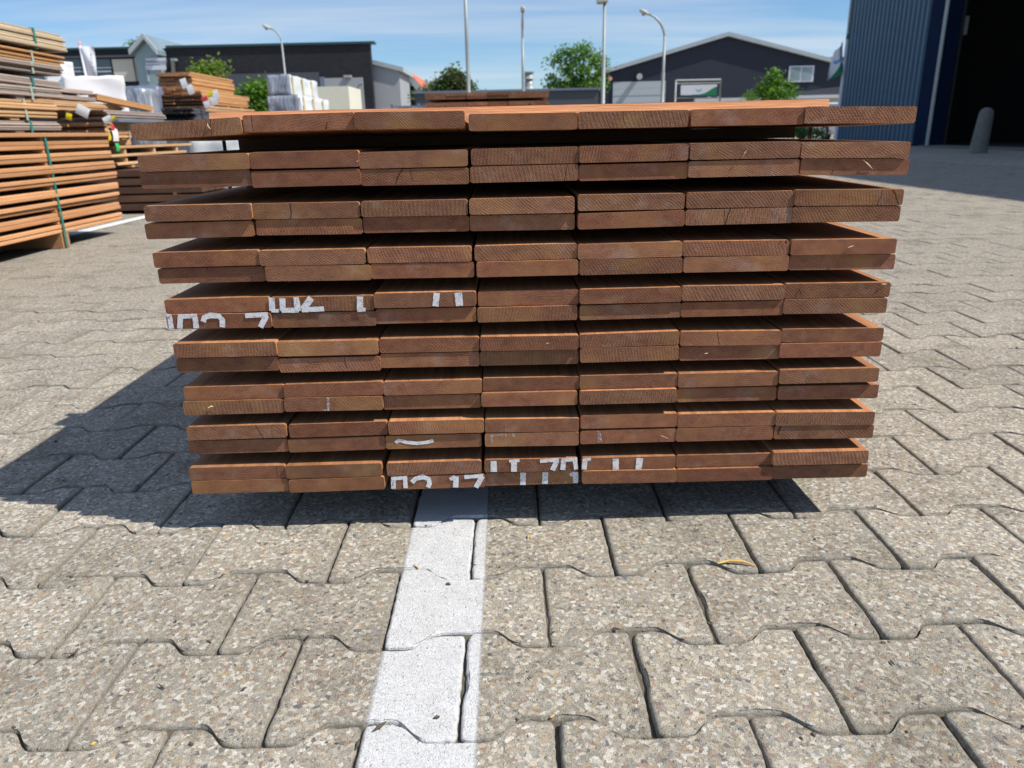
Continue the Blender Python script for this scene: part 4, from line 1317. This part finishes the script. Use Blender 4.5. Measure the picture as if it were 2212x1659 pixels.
Y5 = 60.0
b5 = thing("black_gable_hall", "black gabled hall with grey roof trim, pale door and white framed window", "building", (at_y(1571, 200, Y5).x, Y5, 0))
g0, g1, g2 = at_y(1290, 164, Y5), at_y(1571, 79, Y5), at_y(1880, 158, Y5)
m = MB(); m.prism([(g0.x, 0), (g2.x, 0), (g2.x, g2.z), (g1.x, g1.z), (g0.x, g0.z)], 'Y', Y5, Y5 + 25); m.build("wall", M['navy'], b5)
m = MB()
for a, b in ((g0, g1), (g1, g2)):
    s1 = (b.z - a.z) / (b.x - a.x)
    e0_, e1_ = (a.x - .35, a.z - .35 * s1) if a is g0 else (a.x, a.z), (b.x + .35, b.z + .35 * s1) if b is g2 else (b.x, b.z)
    m.prism([(e0_[0], e0_[1] + .01), (e1_[0], e1_[1] + .01), (e1_[0], e1_[1] + .29), (e0_[0], e0_[1] + .29)], 'Y', Y5 - .35, Y5 + 25.3)
m.build("roof", M['trim'], b5)
m = MB()
u0, u1 = at_y(1324, 200, Y5 - .1).x, at_y(1437, 200, Y5 - .1).x
zt_ = at_y(1380, 176, Y5 - .1).z
nz = 8
for i in range(nz):
    m.box(u0, u1, Y5 - .10 + .02 * (i % 2), Y5 - .005, 0.02 + (zt_ - .02) * i / nz + .01, 0.02 + (zt_ - .02) * (i + 1) / nz)
m.build("roller_door", M['door_grey'], b5)
m = MB(); face_box(m, 1704, 1758, 142, 177, Y5 - .12, .10); wf = m.build("window", M['whiteframe'], b5)
for a, b in ((1708.5, 1729), (1732.5, 1754)):
    m = MB(); face_box(m, a, b, 145, 173, Y5 - .14, .015); m.build("pane", M['paleglass'], wf)
p = at_y(1380, 166, Y5 - .3)
MB().tube([(p.x, p.y - .3, p.z), (p.x, p.y + .28, p.z + .05)], [0.22, 0.16], 12).build("wall_lamp", M['lamp_head'], b5)
p = at_y(1318, 170, Y5 - .2)
MB().tube([(p.x, p.y - .15, p.z), (p.x, p.y + .18, p.z)], [0.14, 0.14], 12).build("alarm_bell", M['flag_red'], b5)
x0, x1 = at_y(1780, 130, 78).x, at_y(1850, 130, 78).x
b6 = MB(); b6.box(x0, x1, 78, 90, 0, at_y(1815, 123, 78).z); o = b6.build("flat_block", M['navy'], None, label="small flat dark block peeping over the right roof of the black gabled hall", category="building")

# low buildings and walls in front of them
Y7 = 40.0
b7 = thing("low_grey_building", "low flat dark grey building behind the centre trees with a metal vent", "building", (at_y(1120, 210, Y7).x, Y7, 0))
m = MB(); face_box(m, 900, 1292, 198, 300, Y7, 6, z0=0); m.build("wall", M['grey_wall'], b7)
zt = at_y(1096, 198, Y7).z
MB().box(at_y(900, 200, Y7).x - .1, at_y(1292, 200, Y7).x + .1, Y7 - .1, Y7 + 6.1, zt + .002, zt + .10).build("roof_edge", M['sheet'], b7)
vp = at_y(1143, 195, Y7 + .6)
k_ = Y7 / F
ct = thing("roof_vent", "round metal chimney cowl standing on the low grey roof", "vent", (vp.x, Y7 + .7, zt + .10))
MB().tube([(vp.x, Y7 + .7, zt + .102), (vp.x, Y7 + .7, zt + .3), (vp.x, Y7 + .7, zt + .62)], [12 * k_, 10 * k_, 7 * k_], 16).build("base", M['galv'], ct)
MB().tube([(vp.x, Y7 + .7, zt + .60), (vp.x, Y7 + .7, zt + .70)], [11 * k_, 11 * k_], 16).build("collar", M['galv'], ct)
MB().tube([(vp.x, Y7 + .7, zt + .70), (vp.x, Y7 + .7, zt + .86)], [8 * k_, 9 * k_], 16).build("body", M['galv'], ct)
MB().tube([(vp.x, Y7 + .7, zt + .90), (vp.x, Y7 + .7, zt + .94)], [11.5 * k_, 11 * k_], 16).build("cap", M['sheet'], ct)
for a in range(4):
    w = a * math.pi / 2 + .4
    MB().tube([(vp.x + 7 * k_ * math.cos(w), Y7 + .7 + 7 * k_ * math.sin(w), zt + .85), (vp.x + 7 * k_ * math.cos(w), Y7 + .7 + 7 * k_ * math.sin(w), zt + .91)], 0.02, 6).build("stay", M['galv'], ct)
m = MB(); face_box(m, 1500, 1700, 211, 300, 34, 0.25, z0=0); m.build("white_wall", M['whiteframe'], None, label="long low white wall in front of the black gabled hall", category="wall")
sh = thing("low_shed", "low cream shed with a grey sloping roof left of the blue hall", "building", (at_y(1760, 210, 38).x, 38, 0))
m = MB(); face_box(m, 1690, 1860, 212, 300, 38, 5, z0=0); m.build("wall", M['cream'], sh)
m = MB(); face_box(m, 1684, 1866, 205, 212, 37.8, 0.18); m.build("fascia", M['whiteframe'], sh)
q0, q1, q2 = at_y(1686, 205, 38), at_y(1866, 205, 38), at_y(1866, 180, 38)
m = MB(); m.prism([(q0.x, q0.z), (q1.x, q1.z), (q2.x, q2.z)], 'Y', 38.0, 43); m.build("roof", M['grey_wall'], sh)
m = MB(); face_box(m, 640, 757, 187, 300, 36, 3.0, z0=0); m.build("site_cabin", M['cream'], None, label="cream container cabin in front of the black brick building", category="cabin")

# sign on a scaffold frame
YN = 32.0
sg = thing("sign_board", "white and green banner sign in a steel frame before the black hall", "sign", (at_y(1508, 210, YN).x, YN, 0))
c_ = [at_y(u, v, YN) for u, v in ((1459, 214), (1460, 174), (1557, 172), (1557, 212))]
for a, b in ((c_[0], c_[1]), (c_[2], c_[3]), (c_[1], c_[2])):
    aa, bb = Vector(a), Vector(b)
    if a is not c_[1]:
        lo = aa if aa.z < bb.z else bb
        lo.z = 0.0
    MB().tube([aa, bb], 0.035, 8).build("frame_tube", M['galv'], sg)
for v in (211, 180):
    MB().tube([at_y(1459, v + .9, YN + .08), at_y(1557, v - .9, YN + .08)], 0.022, 6).build("frame_tube", M['galv'], sg)


def printed_panel(P0, P1, P2, P3, fn, mats, nx, ny, th, bend=None):
    """grid panel P0 (left bottom) P1 (right bottom) P2 (right top) P3 (left top); fn(s,t) gives the ink"""
    m = MB()
    nrm = (P1 - P0).cross(P3 - P0).normalized()
    pt = lambda s, t: (P0.lerp(P1, s)).lerp(P3.lerp(P2, s), t) + (bend(s, t) if bend else Vector((0, 0, 0)))
    for side in (0, 1):
        off = nrm * (th * (0.5 if side == 0 else -0.5))
        vs = [pt(i / nx, j / ny) + off for j in range(ny + 1) for i in range(nx + 1)]
        fs, ms = [], []
        for j in range(ny):
            for i in range(nx):
                a = j * (nx + 1) + i
                q = (a, a + 1, a + nx + 2, a + nx + 1)
                fs.append(q if side == 0 else q[::-1])
                ms.append(fn((i + .5) / nx, (j + .5) / ny))
        m.add(vs, fs, ms, True)
    return m


def sign_ink(s, t):
    curve = 0.08 + 0.80 / (1 + math.exp(-(s - 0.80) * 11))
    if t < curve:
        return 1
    dx, dy = (s - 0.49) * 2.6, (t - 0.56)
    r = math.hypot(dx, dy)
    if r < 0.22 and math.hypot(dx + .02, dy - .13) > 0.19:
        return 2
    return 0


def flag_ink(s, t):
    curve = 0.06 + 0.42 / (1 + math.exp(-(s - 0.62) * 8))
    if t < curve:
        return 1
    dx, dy = (s - 0.50), (t - 0.62) * 1.9
    r = math.hypot(dx, dy)
    if r < 0.30 and math.hypot(dx + .02, dy - .16) > 0.25:
        return 2
    return 0


q = [at_y(u, v, YN - .05) for u, v in ((1470, 207), (1548, 206), (1549, 182), (1471, 184))]
printed_panel(q[0], q[1], q[2], q[3], sign_ink, None, 72, 30, 0.03).build("banner", [M['flag_white'], M['flag_green'], M['flag_blue']], sg)

# flag on its pole beside the hall
YP = 22.0
fp = thing("flag_pole", "white flag with green wave on a pole beside the blue hall", "flag", (at_y(1806, 250, YP).x, YP, 0))
t0, t1 = at_y(1806, 250, YP), at_y(1830, 84, YP)
base = t0 + (t0 - t1) * ((t0.z) / (t1.z - t0.z))
bx_ = Vector((t1.x - 0.02, YP, 0.0))
MB().tube([bx_, (t1.x, YP, t1.z * .5), (t1.x + .01, YP, t1.z)], [0.055, 0.05, 0.035], 10).build("pole", M['whiteframe'], fp)
MB().tube([(t1.x + .01, YP, t1.z), (t1.x + .01, YP, t1.z + .12)], [0.05, 0.03], 10).build("finial", M['flag_green'], fp)
zt_, zb_ = t1.z - 0.05, at_y(1815, 158, YP).z
wv = lambda s, t: Vector((0.0, 0.10 * math.sin(s * 5 + t * 3), -0.30 * (1 - s) * (1 if True else 0) * (0.9 - 0.1 * t)))
printed_panel(Vector((t1.x - 0.42, YP, zb_)), Vector((t1.x - 0.06, YP, zb_)), Vector((t1.x - 0.06, YP, zt_)), Vector((t1.x - 0.30, YP, zt_)), flag_ink, None, 30, 60, 0.004, wv).build("flag", [M['flag_white'], M['flag_green'], M['flag_blue']], fp)

# banner flag on the left with vertical lettering
YL = 30.0
bf = thing("banner_flag", "narrow white banner with red and dark vertical lettering in front of the window building", "flag", (at_y(176, 200, YL).x, YL, 0))
a0, a1 = at_y(172, 96, YL), at_y(184, 170, YL)
MB().tube([(a0.x + .05, YL, 0.0), (a0.x + .02, YL, a0.z * .6), (a0.x, YL, a0.z)], [0.06, 0.05, 0.04], 10).build("pole", M['flag_white'], bf)
MB().tube([(a0.x, YL, a0.z), (a0.x, YL, a0.z + .10)], [0.06, 0.05], 8).build("finial", M['flag_red'], bf)


def banner_ink(s, t):
    if 0.34 < s < 0.58 and 0.16 < t < 0.58:
        k_ = (t - 0.16) / 0.42 * 5
        fr = k_ - int(k_)
        if fr < 0.7:
            loc = (s - 0.34) / 0.24
            if loc < 0.25 or loc > 0.75 or (int(k_) % 2 == 0 and 0.25 < fr < 0.45):
                return 1
    if 0.62 < s < 0.78 and 0.05 < t < 0.90:
        k_ = (t - 0.05) / 0.85 * 9
        fr = k_ - int(k_)
        if fr < 0.68:
            loc = (s - 0.62) / 0.16
            if loc < 0.3 or (int(k_) % 3 == 0 and loc > .7) or (int(k_) % 2 and fr < .25) or (int(k_) % 3 == 1 and .4 < fr):
                return 2
    return 0


zt_, zb_ = a0.z - 0.06, at_y(186, 172, YL).z
w_ = at_y(200, 130, YL).x - at_y(176, 130, YL).x
printed_panel(Vector((a0.x + .06, YL, zb_)), Vector((a0.x + .06 + w_, YL, zb_)), Vector((a0.x + .06 + w_, YL, zt_)), Vector((a0.x + .06, YL, zt_)), banner_ink, None, 40, 90, 0.004,
              lambda s, t: Vector((0, 0.05 * math.sin(s * 4 + t * 5), 0))).build("banner", [M['flag_white'], M['flag_red'], M['flag_ink']], bf)


# ------------------------------------------------------------------ lamp posts
def lamp(label, u_base, u_top, v_top, y, r0, r1, kind, reach=0.0):
    top = at_y(u_top, v_top, y)
    x = top.x
    root = thing("street_lamp", label, "street lamp", (x, y, 0), "tall lamp posts round the yard")
    zt = top.z
    if kind == 'plain':
        MB().tube([(x, y, 0), (x, y, 3.0), (x, y, zt)], [r0, r0 * .95, r1], 12).build("pole", M['galv'], root)
        MB().box(x - .25, x + .25, y - .2, y + .2, zt + .002, zt + .14).build("lamp_head", M['lamp_head'], root)
        return
    if kind == 'box':
        MB().tube([(x, y, 0), (x, y, 2.6), (x, y, 2.62), (x, y, zt)], [r0, r0, r1 * 1.1, r1], 12).build("pole", M['galv'], root)
        h = MB(); h.box(x - .22, x + .07, y - .28, y + .16, zt + .002, zt + .12); hd = h.build("lamp_head", M['lamp_head'], root)
        MB().box(x - .19, x + .04, y - .25, y + .13, zt - .012, zt + .001).build("lens", M['lamp_glass'], hd)
        return
    # bent arm
    arm = []
    hgt = 1.5 if kind == 'goose' else 1.1
    dirn = {'goose': (-1, 0), 'left': (-1, 0), 'back': (0, -1)}[kind]
    for k in range(9):
        a = k / 8 * R(72)
        rad = reach
        arm.append((x + dirn[0] * rad * (1 - math.cos(a)), y + dirn[1] * rad * (1 - math.cos(a)), zt - hgt * 0.0 - reach * (1 - math.sin(a)) * 1.0))
    zc = arm[0][2]
    MB().tube([(x, y, 0), (x, y, 2.8), (x, y, 2.83), (x, y, zc)], [r0, r0, r1 * 1.15, r1], 12).build("pole", M['galv'], root)
    MB().tube(arm, [r1] * 6 + [r1 * .8] * 3, 10).build("arm", M['galv'], root)
    e = Vector(arm[-1])
    d = (e - Vector(arm[-2])).normalized()
    L = 0.42
    hd = MB().tube([e - d * .02, e + d * 0.08, e + d * 0.2, e + d * 0.34, e + d * L], [0.04, 0.065, 0.095, 0.085, 0.03], 12).build("lamp_head", M['lamp_head'], root)
    lp = e + d * 0.24 + Vector((0, 0, -0.065))
    MB().tube([lp + Vector((0, 0, .02)), lp + Vector((0, 0, -.06)), lp + Vector((0, 0, -.085))], [0.075, 0.06, 0.02], 12).build("lens", M['lamp_glass'], hd)


lamp("tall straight lamp post above the centre stack, its top out of sight", 1011, 1003, -60, 24.0, 0.056, 0.042, 'plain')
lamp("pale lamp post whose arm bends away, left of the roof vent", 1127, 1128, 30, 34.0, 0.062, 0.05, 'back', 1.0)
lamp("slim lamp post with a square head at the top edge, beside the big tree", 1300, 1306, 7, 24.0, 0.058, 0.04, 'box')
lamp("curved gooseneck lamp post before the pale roller door", 1434, 1438, 27, 34.0, 0.072, 0.05, 'goose', 1.0)
lamp("short gooseneck lamp post over the black brick building", 613, 605, 60, 40.0, 0.065, 0.042, 'left', 0.65)


# ------------------------------------------------------------------ trees and shrubs
def tree(label, name, cat, u, y, v_top, crown, mats, trunk_r=0.10, n=2600, leaf=0.16, seed=1, group=None, limbs=6):
    """crown: list of clumps (u, v, ru, rv) in sight-line units at distance y; each gets its own depth"""
    rg = random.Random(seed)
    k_ = y / F
    base = at_y(u, 250, y)
    root = thing(name, label, cat, (base.x, y, 0), group)
    cs = []
    for cu, cv, ru, rv in crown:
        c = at_y(cu, cv, y)
        cs.append((Vector((c.x, y + rg.uniform(-.5, .5) * ru * k_ * 1.2, c.z)), ru * k_ * .84, rv * k_ * .78))
    top = max(cs, key=lambda c: c[0].z)
    m = MB()
    h1 = max(0.4, min(c[0].z - c[2] for c in cs))
    m.tube([(base.x, y, 0), (base.x + .03, y, h1 * .5), (base.x + .02, y, h1), (top[0].x, top[0].y, top[0].z)], [trunk_r, trunk_r * .8, trunk_r * .65, trunk_r * .15], 8)
    for c, a, b in cs:
        s0 = Vector((base.x + .02, y, h1 * rg.uniform(.7, 1.0)))
        m.tube([s0, s0.lerp(c, .5) + Vector((0, 0, .1 * b)), c], [trunk_r * .42, trunk_r * .28, trunk_r * .1], 6)
        for _ in range(limbs):
            d = Vector((rg.gauss(0, 1), rg.gauss(0, 1), rg.gauss(0, .8))).normalized()
            m.tube([c, c + Vector((d.x * a, d.y * a, d.z * b)) * .8], [trunk_r * .12, trunk_r * .04], 5)
    m.build("trunk", M['bark'], root)
    tot = sum(a * b for _, a, b in cs)
    for mi, mat in enumerate(mats):
        m = MB()
        for ci, (c, a, b) in enumerate(cs):
            cnt = int(n * a * b / tot / len(mats))
            # sprays of leaves inside the clump with gaps between them
            sprays = []
            for _ in range(max(5, cnt // 26)):
                d = Vector((rg.gauss(0, 1), rg.gauss(0, 1), rg.gauss(0, 1))).normalized() * (rg.random() ** 0.45)
                sprays.append(c + Vector((d.x * a, d.y * a, d.z * b)))
            for _ in range(cnt):
                s0 = rg.choice(sprays)
                p = s0 + Vector((rg.gauss(0, 1), rg.gauss(0, 1), rg.gauss(0, .8))) * leaf * 0.95
                s_ = leaf * rg.uniform(.5, 1.1)
                e1 = Vector((rg.gauss(0, 1), rg.gauss(0, 1), rg.gauss(0, .6))).normalized()
                e2 = e1.cross(Vector((rg.gauss(0, 1), rg.gauss(0, 1), rg.gauss(0, 1)))).normalized()
                m.add([p - e1 * s_ * .5, p + e2 * s_ * .25, p + e1 * s_ * .5, p - e2 * s_ * .28], [(0, 1, 2, 3)])
        m.build("crown", M[mat], root)
    return root


tree("large bright green tree left of the black gabled hall", "leafy_tree", "tree", 1250, 46, 103, [(1228, 114, 20, 8), (1264, 110, 18, 9), (1205, 131, 17, 7), (1242, 132, 15, 8), (1284, 130, 18, 9), (1222, 150, 15, 8), (1262, 152, 18, 7), (1196, 170, 13, 7), (1218, 186, 30, 7), (1258, 178, 22, 8), (1296, 152, 12, 8), (1288, 186, 20, 7), (1304, 138, 9, 6), (1236, 168, 14, 7), (1190, 186, 12, 6)], ['leaf_a', 'leaf_b'], 0.20, 3600, 0.24, 3)
tree("copper and green tree behind the straight lamp post", "copper_tree", "tree", 985, 44, 150, [(975, 176, 20, 14), (995, 184, 24, 12), (1012, 194, 18, 8), (960, 190, 16, 10), (982, 164, 14, 9)], ['leaf_r', 'leaf_b'], 0.16, 2200, 0.26, 4)
tree("pale silvery shrub between the red roof house and the copper tree", "silvery_tree", "tree", 935, 44, 180, [(935, 196, 24, 12), (918, 206, 18, 10), (950, 188, 14, 10), (905, 212, 14, 8)], ['leaf_s'], 0.10, 1300, 0.24, 5)
tree("upright green shrub in front of the black gabled hall", "shrub", "shrub", 1672, 30, 150, [(1672, 165, 7, 14), (1674, 182, 12, 12), (1650, 195, 15, 10), (1690, 192, 16, 12), (1672, 203, 28, 12), (1702, 200, 14, 10), (1646, 206, 14, 8)], ['leaf_a', 'leaf_b'], 0.07, 2200, 0.17, 6)
tree("small green shrub left of the upright shrub on the white wall", "shrub", "shrub", 1620, 31, 205, [(1620, 210, 9, 5)], ['leaf_a'], 0.03, 200, 0.12, 16)
tree("dense dark green bush left of the film wrapped packs", "bush", "bush", 552, 17, 178, [(556, 202, 20, 14), (567, 190, 14, 10), (538, 216, 16, 12), (566, 218, 20, 16), (528, 207, 10, 7), (550, 236, 28, 14)], ['leaf_b', 'leaf_a'], 0.07, 3400, 0.12, 7)
tree("yellow green young tree rising behind the third pile", "young_tree", "tree", 452, 20, 130, [(439, 146, 5, 9), (464, 144, 5, 10), (425, 151, 6, 5), (481, 152, 5, 6), (452, 160, 15, 7), (452, 176, 20, 12)], ['leaf_y', 'leaf_a'], 0.05, 1300, 0.12, 8)
tree("green treetop showing over the window building", "far_tree", "tree", 302, 78, 94, [(290, 104, 14, 7), (308, 104, 16, 8), (322, 110, 12, 8), (302, 116, 22, 12)], ['leaf_b'], 0.25, 900, 0.42, 9)
tree("low hedge shrub seen through the gap right of the battens", "hedge_shrub", "shrub", 1740, 27, 262, [(1725, 285, 22, 14), (1748, 286, 18, 13), (1770, 290, 14, 8)], ['leaf_b', 'leaf_s'], 0.05, 1200, 0.12, 10)


# ------------------------------------------------------------------ cars and fence, just above the top batten
def car(label, x, y, rz, mat, name="parked_car"):
    root = thing(name, label, "car", (x, y, 0), "cars parked behind the yard")
    L, W = 4.2, 1.74
    mt = xform((x, y, 0), 0, 0, rz)
    secs = [(-2.1, .35, .62, .70), (-2.0, .25, .80, .82), (-1.2, .22, .90, .86), (-0.6, .22, .96, .87), (1.2, .22, .98, .87), (1.9, .25, .92, .84), (2.1, .38, .70, .74)]
    m = MB()
    vs = []
    for sx, zb, zt, hw in secs:
        for a, zz in ((-hw, zb), (-hw, (zb + zt) / 2 + .1), (-hw * .93, zt), (hw * .93, zt), (hw, (zb + zt) / 2 + .1), (hw, zb)):
            vs.append(mt @ Vector((sx, a, zz)))
    fs = []
    for i in range(len(secs) - 1):
        for k in range(6):
            fs.append((i * 6 + k, i * 6 + (k + 1) % 6, (i + 1) * 6 + (k + 1) % 6, (i + 1) * 6 + k))
    fs += [tuple(range(5, -1, -1)), tuple((len(secs) - 1) * 6 + k for k in range(6))]
    m.add(vs, fs, 0, True)
    m.build("body", M[mat], root)
    cab = [(-1.0, .94, .94, .80), (-0.30, .95, 1.40, .66), (0.5, .96, 1.47, .64), (1.25, .97, 1.38, .65), (1.85, .93, .97, .78)]
    vs = []
    for sx, zb, zt, hw in cab:
        for a, zz in ((-.80, zb), (-hw, zt - .04), (-hw * .85, zt), (hw * .85, zt), (hw, zt - .04), (.80, zb)):
            vs.append(mt @ Vector((sx, a, zz)))
    fs, ms = [], []
    for i in range(len(cab) - 1):
        for k in range(6):
            fs.append((i * 6 + k, i * 6 + (k + 1) % 6, (i + 1) * 6 + (k + 1) % 6, (i + 1) * 6 + k))
            ms.append(0 if k in (1, 2, 3) and i in (1, 2) else 1)
    m = MB(); m.add(vs, fs, ms, True)
    m.build("cabin", [M[mat], M['glass']], root)
    for sx in (-1.3, 1.3):
        for sy in (-.80, .80):
            a, b = mt @ Vector((sx, sy - .09, .31)), mt @ Vector((sx, sy + .09, .31))
            w_ = MB().tube([a, b], 0.31, 18).build("wheel", M['rubber'], root)
            s2 = 1.16 if sy > 0 else -1.16
            MB().tube([mt @ Vector((sx, sy + s2 * .06, .31)), mt @ Vector((sx, sy + s2 * .085, .31))], 0.19, 14).build("rim", M['galv'], w_)
    for sy in (-.55, .55):
        a = mt @ Vector((-2.06, sy, .66)); b = mt @ Vector((-2.12, sy, .65))
        MB().tube([a, b], [0.11, 0.09], 12).build("headlight", M['lamp_head'], root)
    return root


car("blue grey car behind the fence right of the film wrapped packs", at_y(845, 230, 27).x, 27, R(8), 'carbody')
car("second blue grey car behind the fence by the pale grey house end", at_y(915, 230, 29).x, 29, R(4), 'carbody')
car("white car seen through the gap left of the blue hall", at_y(1800, 280, 33).x, 33, R(90), 'carwhite')
fe = thing("bar_fence", "grey steel bar fence in front of the parked cars", "fence", (at_y(880, 230, 24).x, 24, 0))
x0, x1 = at_y(848, 230, 24).x, at_y(956, 230, 24).x
zf = at_y(900, 228, 24).z
m = MB()
xx = x0
while xx < x1:
    m.box(xx, xx + .025, 24, 24.02, 0.06, zf - .04)
    xx += 0.11
m.build("bars", M['sheet'], fe, kind='stuff')
for z_ in (0.12, zf - .04):
    MB().box(x0, x1, 23.975, 23.998, z_, z_ + .04).build("rail", M['sheet'], fe)
for xx in (x0 - .05, (x0 + x1) / 2, x1):
    MB().box(xx, xx + .07, 23.93, 23.974, 0, zf + .06).build("post", M['sheet'], fe)

# ------------------------------------------------------------------ grit, saw crumbs and leaf bits caught in the joints
rg = random.Random(99)
m = MB()
for _ in range(420):
    y_ = 0.5 + 3.0 * rg.random() ** 1.6
    x_ = rg.uniform(-1, 1) * half_width(y_)
    if rg.random() < 0.75:      # in a cross joint
        j = round((y_ - YJ) / PY)
        y_ = YJ + j * PY + AMP * rg.choice((-1, 1)) + rg.gauss(0, .004)
        zz = -0.001
    else:
        zz = 0.0012
    r_ = rg.uniform(.0007, .0024)
    a = rg.random() * 6.28
    d = Vector((math.cos(a), math.sin(a), rg.uniform(-.1, .3))) * r_ * rg.choice((1.2, 1.5, 3.5))
    p_ = Vector((x_, y_, zz))
    m.tube([p_ - d, p_, p_ + d], [r_ * .3, r_, r_ * .35], 5, rg.choice((0, 0, 0, 0, 2, 2, 2, 1)))
m.build("debris", [M['sand'], M['straw'], M['bark']], None, kind='stuff')

# ------------------------------------------------------------------ straw on the paving
p = [on_ground(u, v, 0.003) for u, v in ((1550, 1217), (1575, 1215), (1605, 1217), (1632, 1221))]
m = MB(); m.tube([q_ + Vector((0, 0, .003 * (i in (1, 2)))) for i, q_ in enumerate(p)], [0.0008, 0.0024, 0.0018, 0.0006], 6)
m.build("straw", M['straw'], None, label="single yellow dry straw lying on the paving joint in front of the stack", category="straw")
